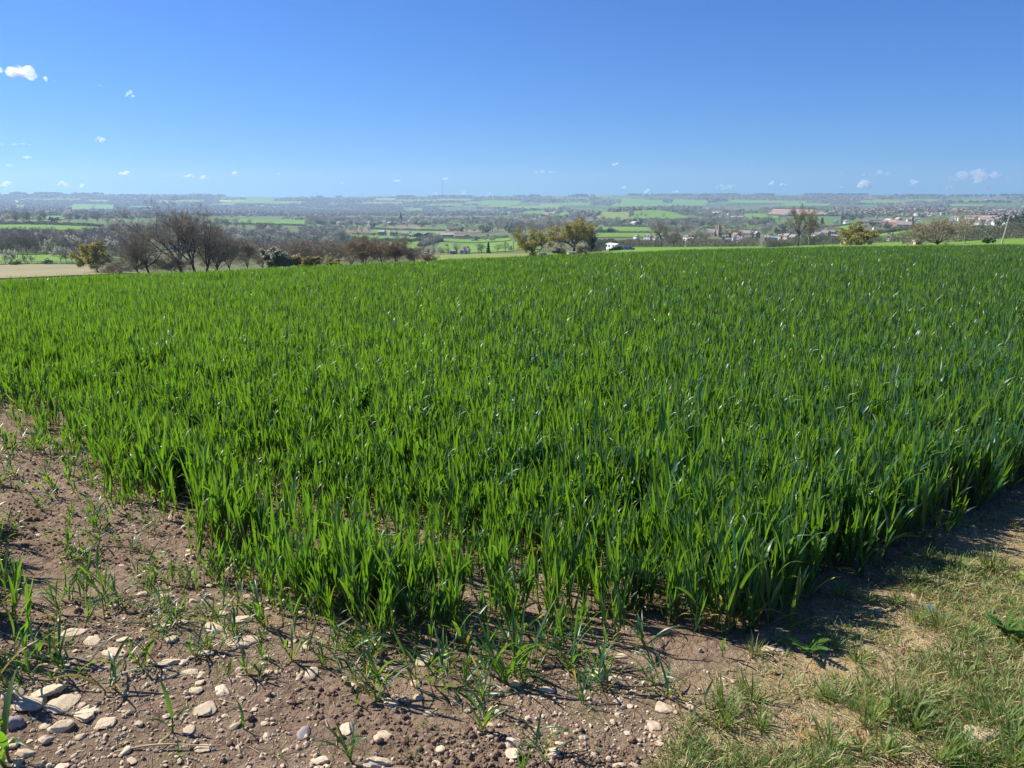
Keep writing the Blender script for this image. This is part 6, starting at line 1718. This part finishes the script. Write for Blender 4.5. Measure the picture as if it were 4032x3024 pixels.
LONE = [('sprawl', 430, 2712, 1.05, 'sprawling wheat plant with a broad bright leaf, left of the path stones'), ('small', 560, 2625, .9, 'small wheat plant right above the sprawling bright-leaved one'), ('tuft', 2298, 2772, .62, 'little upright wheat tuft with a sharp shadow fan'),
        ('tuft', 1700, 2700, 1.0, 'weedy wheat tuft beside the blocky tan stone'), ('sprawl', 1905, 2745, .85, 'splayed wheat plant with a drooping leaf, centre'), ('tuft', 1985, 2690, 1.25, 'tall wheat tuft with bent grey-green leaves, centre front'),
        ('small', 1478, 2762, 1.6, 'tall lone sprout left of the white stone cluster'), ('sprout', 1405, 2780, 1.0, 'short lone sprout with a long thin shadow'), ('sprawl', 2620, 2742, .9, 'low spreading wheat plant right of centre'),
        ('small', 978, 2655, .8, 'star-shaped small wheat plant under the largest slab'), ('sprout', 662, 2888, 1.75, 'upright narrow sprout standing above the straw stalk'), ('sprout', 955, 2872, 1.2, 'single curved leaf sprout right of the oval stone'),
        ('tuft', 1385, 2995, .75, 'wheat plant with a twisting shadow left of the cream slab'), ('small', 1890, 2885, 1.1, 'two-leaved wheat plant on crumbly soil, centre'), ('sprout', 705, 2978, .8, 'tiny broad-leaved sprout at the right end of the straw stalk'),
        ('small', 28, 3010, 2.1, 'single tall upright leaf at the bottom left margin'), ('tuft', 2240, 2640, 1.2, 'wheat tuft with wide bent leaves at the crop foot, right of centre'), ('tuft', 2060, 2640, 1.25, 'leafy wheat tuft at the crop foot, centre'),
        ('small', 2385, 2725, 1.3, 'sprout rising in front of the two-toned block'), ('sprawl', 2150, 2985, .75, 'sprawling wheat plant on the bottom soil by the stacked stones'), ('sprout', 2785, 2790, 1.3, 'lone upright sprout at the edge of the grass'),
        ('small', 1040, 2470, 1.4, 'wheat plant at the crop edge above the largest slab'), ('tuft', 250, 2640, .9, 'bluish leaved wheat plant near the left clump'), ('tuft', 120, 2660, 1.0, 'wheat plant by the cream boulder at left'),
        ('sprout', 2855, 2590, 1.2, 'sprout on the ridge of soil left of the wheat corner'), ('small', 1840, 2560, 1.5, 'wheat plant leaning left in front of the crop, centre'), ('sprawl', 1450, 2600, 1.0, 'bent wheat plant in the shadow of the crop, left of centre'),
        ('small', 1150, 2600, 1.1, 'wheat plant with yellow leaf tips right of the largest slab'), ('sprout', 1110, 2985, .6, 'thinnest seedling on the bottom soil, left of centre'), ('sprout', 1625, 3005, .8, 'dark narrow seedling at the bottom edge, centre left')]
for q in LONE: lone(q[0], q[1], q[2], q[3], q[4])
rg = np.random.default_rng(5); n = 0
while n < 95:
    px, py = rg.uniform(-20, 1150), rg.uniform(1720, 2720)
    x, y, r = near(px, py)
    if not inside(EDGE, np.array([x]), np.array([y]))[0] and float(dist_poly(EDGE, np.array([x]), np.array([y]))[0]) < (1.1 if py < 2150 else .40) or (px < 330 and py > 2250 and rg.random() < .6):
        k = rg.choice(['sprout', 'small', 'sprawl', 'sprawl'])
        wh = 'high on the bare strip at left' if py < 2150 else 'beside the dense clump at the left margin' if px < 330 else 'along the thin left edge of the crop'
        lk = {'sprout': 'thin seedling', 'small': 'small few-leaved wheat plant', 'sprawl': 'flattened trodden wheat plant'}[k]
        lone(str(k), px, py, rg.uniform(.45, .78), lk + ' ' + wh, 'straggling wheat plants ' + wh); n += 1
n = 0
while n < 32:
    px, py = rg.uniform(1250, 2700), rg.uniform(2520, 2700)
    x, y, r = near(px, py)
    if not inside(EDGE, np.array([x]), np.array([y]))[0]:
        k = rg.choice(['small', 'tuft', 'sprawl']); n += 1
        lk = {'small': 'small few-leaved wheat plant', 'tuft': 'bushy wheat tuft', 'sprawl': 'splayed wheat plant'}[k]
        lone(str(k), px, py, rg.uniform(.5, .85), lk + ' in the ragged front of the crop', 'wheat plants in the ragged front of the crop')

# ------------------------------------------------------------------ grass and weeds on the track side
def tuft_mesh(seed, n, L, w, tilt=(.1, 1.1), bend=(.2, 1.3), dry=.12, rad=.03):
    rg = np.random.default_rng(seed); ps = []
    for i in range(n):
        a = rg.uniform(0, 6.28); q = rg.uniform(0, rad)
        ps.append(leaf_strip((math.cos(a) * q, math.sin(a) * q, -.004), a + rg.normal(0, .5), rg.uniform(*tilt), rg.uniform(*bend), L * rg.uniform(.4, 1.15), w * rg.uniform(.7, 1.2), rg.normal(0, .6), 4, 0.0, 1.0 if rg.random() < dry else abs(rg.normal(0, .10)), rg.normal(0, .4)))
    V, F, T = merge(ps)
    return np_mesh('grass_tuft', V, F, [M['grass']], True, T)
TUFTS = [tuft_mesh(60 + i, 46, .115, .0048) for i in range(4)]; LOW = [proto('grass_low', tuft_mesh(80 + i, 12, .055, .0032, (.3, 1.5), (.2, 1.0), .3, .03)) for i in range(8)]
def tuft(px, py, k, label, group=None):
    x, y, r = near(px, py); o = link('grass_tuft', R.choice(TUFTS)); o.location = (x, y, gz(x, y)); o.scale = (k, k, k * R.uniform(.85, 1.2)); o.rotation_euler = (0, 0, R.uniform(0, 6.28))
    tag(o, label, 'grass tuft', group); return o
TF = [(3540, 2790, 1.25, 'tallest bright grass tuft, centre of the mossy ground'), (3430, 2830, 1.1, 'curling grass tuft left of the tallest one'), (3590, 2860, 1.1, 'bright grass tuft below the tallest one'), (3920, 2850, 1.3, 'wide grass tuft above the large white slab'),
      (3985, 2920, 1.1, 'grass tuft at the right end of the large white slab'), (2960, 2760, .9, 'broad-bladed grass tuft at the left edge of the mossy ground'), (2840, 2860, .9, 'bluish grass tuft on the crumbly soil'), (3820, 2650, .8, 'star-shaped grass tuft below the small white stone'),
      (3270, 2940, 1.0, 'grass tuft near the bottom left of the mossy ground'), (3610, 2450, .8, 'upright little tuft left of the blue scrap'), (3900, 2240, 1.1, 'tall curling tuft near the right margin, beyond the leafy weed'), (3780, 2250, .9, 'spiky tuft at the end of the wheat shadow'),
      (3700, 2480, 1.0, 'leaning tuft below the blue scrap'), (3480, 2960, 1.0, 'grass tuft at the bottom, below the curling one'), (3700, 2990, 1.1, 'grass tuft at the bottom edge left of the white slab'), (3990, 3010, 1.1, 'grass tuft in the bottom right corner')]
for q in TF: tuft(*q)
n = 0
while n < 46:
    px, py = rg.uniform(2820, 4060), rg.uniform(2180, 3040)
    x, y, r = near(px, py)
    if inside(MOSS, np.array([x]), np.array([y]))[0]:
        n += 1; wh = 'towards the wheat' if py < 2500 else 'in the middle of the mossy ground' if py < 2800 else 'near the bottom of the mossy ground'
        tuft(px, py, rg.uniform(.4, .85), 'small grass tuft ' + wh, 'small grass tufts ' + wh)
x, y = scatter_ground(13000, 2550, 4350, 1850, 3250, lambda x, y, a, b: inside(MOSS, x, y) & ((fbm(x * 2.6, y * 2.6, 33, 4) + rg.normal(0, .06, len(x))) > .53), rg)
s = rg.uniform(.5, 1.25, len(x)); instancer('grass', LOW, np.stack([x, y, ground(x, y)], -1), np.stack([0 * s, 0 * s, rg.uniform(0, 6.28, len(s))], -1), s, 'short tangled grass over the mossy track side')
x, y = scatter_ground(700, -200, 2900, 1900, 3200, lambda x, y, a, b: open_soil(x, y) & ~inside(MOSS, x, y) & (fbm(x * 3, y * 3, 34, 3) > .53), rg)
s = rg.uniform(.3, .7, len(x)); instancer('grass', LOW, np.stack([x, y, ground(x, y)], -1), np.stack([0 * s, 0 * s, rg.uniform(0, 6.28, len(s))], -1), s, 'wisps of weed grass on the bare soil')
def straw_proto(seed):
    g = np.random.default_rng(seed); P = [np.array([0, 0, 0.])]; d = np.array([1, 0, 0.])
    for i in range(4): d = d + g.normal(0, .12, 3) * np.array([1, 1, .35]); P.append(P[-1] + d / np.linalg.norm(d) * .25)
    v, f = tubes([(np.array(P) - .5 * P[-1], np.full(5, .02), 4)], 4); return proto('straw', np_mesh('straw', v, f, [M['straw']], True))
ST_ = [straw_proto(i) for i in range(6)]
x, y = scatter_ground(9000, 2500, 4350, 1850, 3250, lambda x, y, a, b: inside(MOSS, x, y) & ((fbm(x * 2.6, y * 2.6, 36, 3) + rg.normal(0, .1, len(x))) > .46), rg)
L_ = np.clip(rg.lognormal(-3.3, .5, len(x)), .015, .14); instancer('dry_litter', ST_, np.stack([x, y, ground(x, y) + .004], -1), np.stack([rg.normal(0, .12, len(x)), rg.normal(0, .12, len(x)), rg.uniform(0, 6.28, len(x))], -1), np.stack([L_, np.full_like(L_, .055), np.full_like(L_, .055)], -1), 'dead grass and straw bits in the moss')
x, y = scatter_ground(420, -200, 2900, 1900, 3200, lambda x, y, a, b: open_soil(x, y) & ~inside(MOSS, x, y), rg)
L_ = np.clip(rg.lognormal(-3.2, .5, len(x)), .015, .12); instancer('dry_litter', ST_, np.stack([x, y, ground(x, y) + .004], -1), np.stack([rg.normal(0, .1, len(x)), rg.normal(0, .1, len(x)), rg.uniform(0, 6.28, len(x))], -1), np.stack([L_, np.full_like(L_, .05), np.full_like(L_, .05)], -1), 'bits of straw on the bare soil')
# low moss cushions
def moss_mesh(seed, m):
    g = np.random.default_rng(seed); n = 110; a = g.uniform(0, 6.28, n); q = np.sqrt(g.random(n)); C = np.stack([np.cos(a) * q, np.sin(a) * q, .22 * (1 - q ** 2) * g.random(n)], -1)
    v, f, t = leaf_cloud(g, C, .14); return proto('moss', np_mesh('moss', v, f, [m], tint=t))
mm = mat('moss_cushion', (.34, .25, .055), (.20, .19, .05), tint=True, rough=.9, rnd=.3); m2 = mat('russet_moss', (.40, .22, .07), (.28, .20, .08), tint=True, rough=.9, rnd=.2)
x, y = scatter_ground(1000, 2550, 4350, 1850, 3250, lambda x, y, a, b: inside(MOSS, x, y) & (fbm(x * 3.1, y * 3.1, 38, 3) > .52), rg)
s = rg.uniform(.015, .05, len(x)); instancer('moss', [moss_mesh(i, mm) for i in range(3)] + [moss_mesh(9 + i, m2) for i in range(2)], np.stack([x, y, ground(x, y)], -1), np.stack([0 * s, 0 * s, rg.uniform(0, 6.28, len(s))], -1), s, 'cushions of yellow and russet moss')
# leafy weeds
def weed(name, label, px, py, fronds, build, cat='weed'):
    x, y, r = near(px, py); o = empty(name, (x, y, gz(x, y)), 0); tag(o, label, cat)
    for i in range(fronds):
        me = build(i); link('frond' if name == 'ferny_weed' else 'leaf', me, o)
def frond(i):
    g = np.random.default_rng(800 + i); az = i * 2.4 + g.normal(0, .3); L = g.uniform(.07, .115); ps = []
    P = [np.array([0, 0, 0.])]; th = .5
    for k in range(9):
        th = .55 + .09 * k; P.append(P[-1] + np.array([math.sin(th) * math.cos(az), math.sin(th) * math.sin(az), math.cos(th)]) * L / 9)
    for k in range(2, 10):
        for s in (-1, 1): ps.append(leaf_strip(P[k], az + s * 1.05, 1.25, .25, L * .36 * (1.15 - k / 11), .012, 0, 3, .1, 0))
    ps.append(leaf_strip(P[0], az, .55, .8, L, .004, 0, 5, 0, .05))
    V, F, T = merge(ps); return np_mesh('frond', V, F, [M['fern']], True, T)
M['fern'] = mat('fern_leaf', (.075, .17, .03), (.3, .28, .08), tint=True, rough=.5, transl=.3, tcol=(.18, .36, .03)); M['dock'] = mat('dock_leaf', (.18, .25, .05), (.36, .34, .08), tint=True, rough=.5, transl=.3, tcol=(.36, .42, .05))
weed('ferny_weed', 'ferny green weed of feathered leaves at the right margin', 3960, 2495, 11, frond)
weed('ferny_weed', 'smaller grey-green feathery weed near the wheat corner', 3180, 2572, 6, lambda i: frond(20 + i))
def dock(i):
    g = np.random.default_rng(850 + i); v, f, t = leaf_strip((0, 0, 0), i * 1.25, g.uniform(.5, 1.0), .7, g.uniform(.05, .085), g.uniform(.026, .036), g.normal(0, .3), 7, .12, g.uniform(0, .3)); return np_mesh('leaf', v, f, [M['dock']], True, t)
weed('broad_leaved_weed', 'yellowish broad-leaved weed cut by the right margin', 4030, 2300, 7, dock)
weed('broad_leaved_weed', 'dark round-leaved weed below the ferny one', 4010, 2525, 5, lambda i: dock(30 + i))
# a straw stalk and a scrap of blue plastic
x, y, r = near(610, 2955); a0, b0, _ = near(450, 2962); a1, b1, _ = near(880, 2935)
o = empty('straw_stalk', (x, y, gz(x, y) + .008)); tag(o, 'long pale straw stalk lying across the bottom soil', 'stalk')
P = np.array([[a0 + (a1 - a0) * t - x, b0 + (b1 - b0) * t - y + .012 * math.sin(t * 5), .002 + .006 * math.sin(t * 3.1)] for t in np.linspace(0, 1, 9)])
v, f = tubes([(P, np.linspace(.0035, .0016, 9), 6)], 6); link('stem', np_mesh('stem', v, f, [M['straw']], True), o)
v, f, t = leaf_strip(P[3], 1.2, 1.45, .1, .05, .006, .5, 4, 0, 1); link('leaf', np_mesh('leaf', v, f, [M['straw']], True), o)
x, y, r = near(3660, 2407); o = empty('plastic_scrap', (x, y, gz(x, y) + .006), .3); tag(o, 'tiny scrap of bright blue plastic in the grass', 'litter')
mb = MB(); mb.add([(-.009, -.008, 0), (.009, -.009, .002), (.010, .008, .010), (-.008, .009, .012), (-.009, -.008, .002), (.009, -.009, .004), (.010, .008, .012), (-.008, .009, .014)], [(3, 2, 1, 0), (4, 5, 6, 7), (0, 1, 5, 4), (1, 2, 6, 5), (2, 3, 7, 6), (3, 0, 4, 7)]); mb.build('sheet', M['blue_paint'], o)
# ------------------------------------------------------------------ clouds: thin lumpy bodies of droplets
def cloud_mat(name, dens, sc=.008):
    m = bpy.data.materials.new(name); m.use_nodes = True; nt = m.node_tree; nt.nodes.remove(nt.nodes['Principled BSDF'])
    v = nt.nodes.new('ShaderNodeVolumePrincipled'); v.inputs['Color'].default_value = (1, 1, 1, 1); v.inputs['Density'].default_value = dens; v.inputs['Anisotropy'].default_value = .35
    N, L = nt.nodes, nt.links
    tc = N.new('ShaderNodeTexCoord'); nz = N.new('ShaderNodeTexNoise'); nz.inputs['Scale'].default_value = sc; nz.inputs['Detail'].default_value = 4; nz.inputs['Roughness'].default_value = .6
    mr = N.new('ShaderNodeMapRange'); mr.inputs[1].default_value = .43; mr.inputs[2].default_value = .66; mr.inputs[3].default_value = 0; mr.inputs[4].default_value = dens
    L.new(tc.outputs['Object'], nz.inputs['Vector']); L.new(nz.outputs[0], mr.inputs[0]); L.new(mr.outputs[0], v.inputs['Density'])
    L.new(v.outputs[0], N['Material Output'].inputs['Volume']); return m
CLM = {k: cloud_mat('cloud_' + k, d) for k, d in (('full', .034), ('thin', .022), ('wisp', .008))}
def cloud(px, py, wpx, hpx, dens='full', label='', seed=0, lumps=9, tail=0):
    dx, dy, dz = [float(q) for q in ray(px, py)]
    hgt = 1500.0
    h = math.hypot(dx, dy); k = min(hgt / max(dz, .01), 42000); P = Vector((dx * k, dy * k, CAM_Z + dz * k)); dist = P.length
    w, hh = wpx * dist / FPX, hpx * dist / FPX
    g = np.random.default_rng(seed + 40); Vs, Fs, b = [], [], 0
    V0, F0 = ICO[2]
    o = empty('cloud', P, -math.atan2(dx, dy)); tag(o, label, 'cloud', 'small clouds')
    lumps = int(lumps * 1.8)
    for i in range(lumps):
        t = (i + .5) / lumps * 2 - 1 + g.normal(0, .10); env = max(.22, 1 - abs(t + .15 * tail) ** 1.7) * (1 - .35 * tail * max(0, t))
        rr = hh * .36 * env * g.uniform(.5, 1.3)
        c = np.array([t * w * .42, g.normal(0, .12) * w * .4, (rr * .75 - hh * .5) + hh * .55 * env * g.random() - tail * .18 * hh * t])
        v = V0 * (1 + .35 * (vnoise(V0[:, 0] * 2.2 + i * 7 + 9, V0[:, 1] * 2.2 + V0[:, 2] * 1.9 + seed, seed) - .5))[:, None]
        Vs.append(v * np.array([rr * max(1.15, w / hh / lumps * 1.9), rr * 1.6, rr]) + c); Fs.append(F0 + b); b += len(V0)
    me = np_mesh('cloud', np.vstack(Vs), np.vstack(Fs), [CLM[dens]], True)
    c = link('puffs', me, o)
    rm = c.modifiers.new('merge', 'REMESH'); rm.mode = 'VOXEL'; rm.voxel_size = max(hh / 16, w / 90); rm.use_smooth_shade = True
CLOUDS = [(98, 279, 205, 48, 'full', 'biggest white cloud, high at the left margin', 9, .8), (512, 369, 36, 24, 'thin', 'small fluffy cloud right of the biggest one', 4, 0), (393, 335, 22, 12, 'wisp', 'faint wisp between the biggest cloud and the small fluffy one', 3, 0), (398, 548, 46, 20, 'full', 'wedge-shaped white cloud in the left sky', 4, 1),
 (106, 617, 40, 11, 'thin', 'flat small cloud low at left', 4, 0), (40, 650, 34, 11, 'thin', 'flat small cloud at the left margin over the hills', 4, 0), (60, 567, 150, 9, 'wisp', 'long thin streak of cloud at the left margin', 7, 0), (491, 684, 70, 20, 'full', 'oblong white cloud over the left hills', 6, 0), (745, 691, 62, 15, 'full', 'left half of the broken cloud bank above the hills', 5, 0),
 (800, 699, 60, 18, 'full', 'right half of the broken cloud bank above the hills', 5, 0), (655, 715, 24, 9, 'wisp', 'speck of cloud left of the broken bank', 3, 0), (255, 726, 76, 20, 'thin', 'soft cloud just above the left ridge', 5, 0), (325, 731, 20, 14, 'thin', 'tiny cloud right of the soft one above the left ridge', 3, 0), (25, 725, 50, 22, 'thin', 'pale cloud above the relay mast ridge at far left', 4, 0),
 (925, 684, 36, 14, 'full', 'small cloud above the wind turbine sky, left', 4, 0), (1099, 683, 16, 9, 'thin', 'tiny cloud between turbine and broken bank', 3, 0), (1348, 718, 18, 13, 'thin', 'tiny puff right of the wind turbine', 3, 0), (1560, 713, 60, 12, 'thin', 'flat cloud left of the tall mast', 5, 0), (1755, 703, 46, 13, 'thin', 'cloud crossing the tip of the tall mast', 4, 0), (1716, 765, 36, 16, 'wisp', 'faint cloud left of the mast foot', 4, 0),
 (1827, 759, 30, 13, 'thin', 'cloud just above the ridge right of the mast', 4, 0), (1930, 762, 36, 13, 'thin', 'low cloud above the ridge, centre', 4, 0), (2425, 645, 42, 17, 'full', 'rounded white cloud alone above the centre right', 4, 0), (2140, 676, 140, 16, 'wisp', 'long grey smear of cloud, centre', 7, 0), (2100, 607, 40, 8, 'wisp', 'thin grey dash of cloud high over the centre', 3, 0), (2333, 697, 30, 9, 'wisp', 'grey fleck under the rounded cloud', 3, 0),
 (2460, 738, 36, 14, 'thin', 'cloud low above the centre right ridge', 4, 0), (2548, 752, 34, 16, 'thin', 'second low cloud above the centre right ridge', 4, 0), (2860, 733, 120, 24, 'wisp', 'wide grey haze of cloud above the right ridge', 7, 0), (3040, 723, 36, 16, 'full', 'left of two white puffs above the right ridge', 4, 0), (3084, 721, 40, 18, 'full', 'right of two white puffs above the right ridge', 4, 0), (3405, 725, 66, 30, 'full', 'brightest puffy cloud above the right village', 9, .3),
 (3313, 737, 36, 8, 'thin', 'thin flat cloud left of the brightest puff', 3, 0), (3450, 680, 160, 22, 'wisp', 'broad grey cloud over the brightest puff', 7, 0), (3600, 719, 60, 18, 'full', 'white cloud right of the brightest puff', 5, 0), (3850, 686, 250, 40, 'wisp', 'largest grey veil of cloud at right', 9, 0), (3770, 703, 50, 14, 'thin', 'white fringe under the grey veil', 4, 0), (3745, 740, 60, 16, 'thin', 'low white cloud under the grey veil', 4, 0),
 (3850, 712, 44, 20, 'thin', 'white puff in the middle of the grey veil', 4, 0), (3895, 740, 46, 14, 'thin', 'low white cloud at far right above the ridge', 4, 0), (3070, 665, 36, 10, 'wisp', 'small grey cloud above the two white puffs', 3, 0), (3305, 681, 34, 10, 'wisp', 'grey fleck left of the broad grey cloud', 3, 0), (2965, 650, 26, 7, 'wisp', 'tiny grey dash high at right of centre', 3, 0), (2660, 755, 40, 14, 'thin', 'soft cloud resting on the ridge, right of centre', 4, 0)]
for i, q in enumerate(CLOUDS): cloud(q[0], q[1], q[2], q[3], q[4], q[5], i, q[6], q[7])
# ------------------------------------------------------------------ the air itself
hm = bpy.data.materials.new('haze'); hm.use_nodes = True; nt = hm.node_tree; nt.nodes.remove(nt.nodes['Principled BSDF'])
vp = nt.nodes.new('ShaderNodeVolumePrincipled'); vp.inputs['Color'].default_value = (.52, .72, 1.0, 1); vp.inputs['Density'].default_value = HAZE_DENSITY; vp.inputs['Anisotropy'].default_value = .30
nt.links.new(vp.outputs[0], nt.nodes['Material Output'].inputs['Volume'])
MB().box((0, 4700, 60), (20600, 10800, 560)).build('haze', hm)
tag(bpy.data.objects['haze'], kind='stuff')

# ------------------------------------------------------------------ look-alikes told apart by their place in the row
ORD = ['leftmost', '2nd from left', '3rd from left', '4th from left', '5th from left', '6th from left', '7th from left', '8th from left', '9th from left', '10th from left', '11th from left', '12th from left']
bpy.context.view_layer.update()
by = {}
for o in SC.objects:
    if o.parent is None and 'label' in o and 'category' in o: by.setdefault(o['label'], []).append(o)
for lab, os_ in by.items():
    if 1 < len(os_) <= 12:
        os_.sort(key=lambda o: math.atan2(o.location.x, o.location.y))
        for i, o in enumerate(os_):
            w = ORD[i] if i else 'leftmost'
            if i == len(os_) - 1: w = 'rightmost'
            new = lab + ', ' + w
            if len(new.split()) > 16: new = new.replace(' the ', ' ')
            o['label'] = new
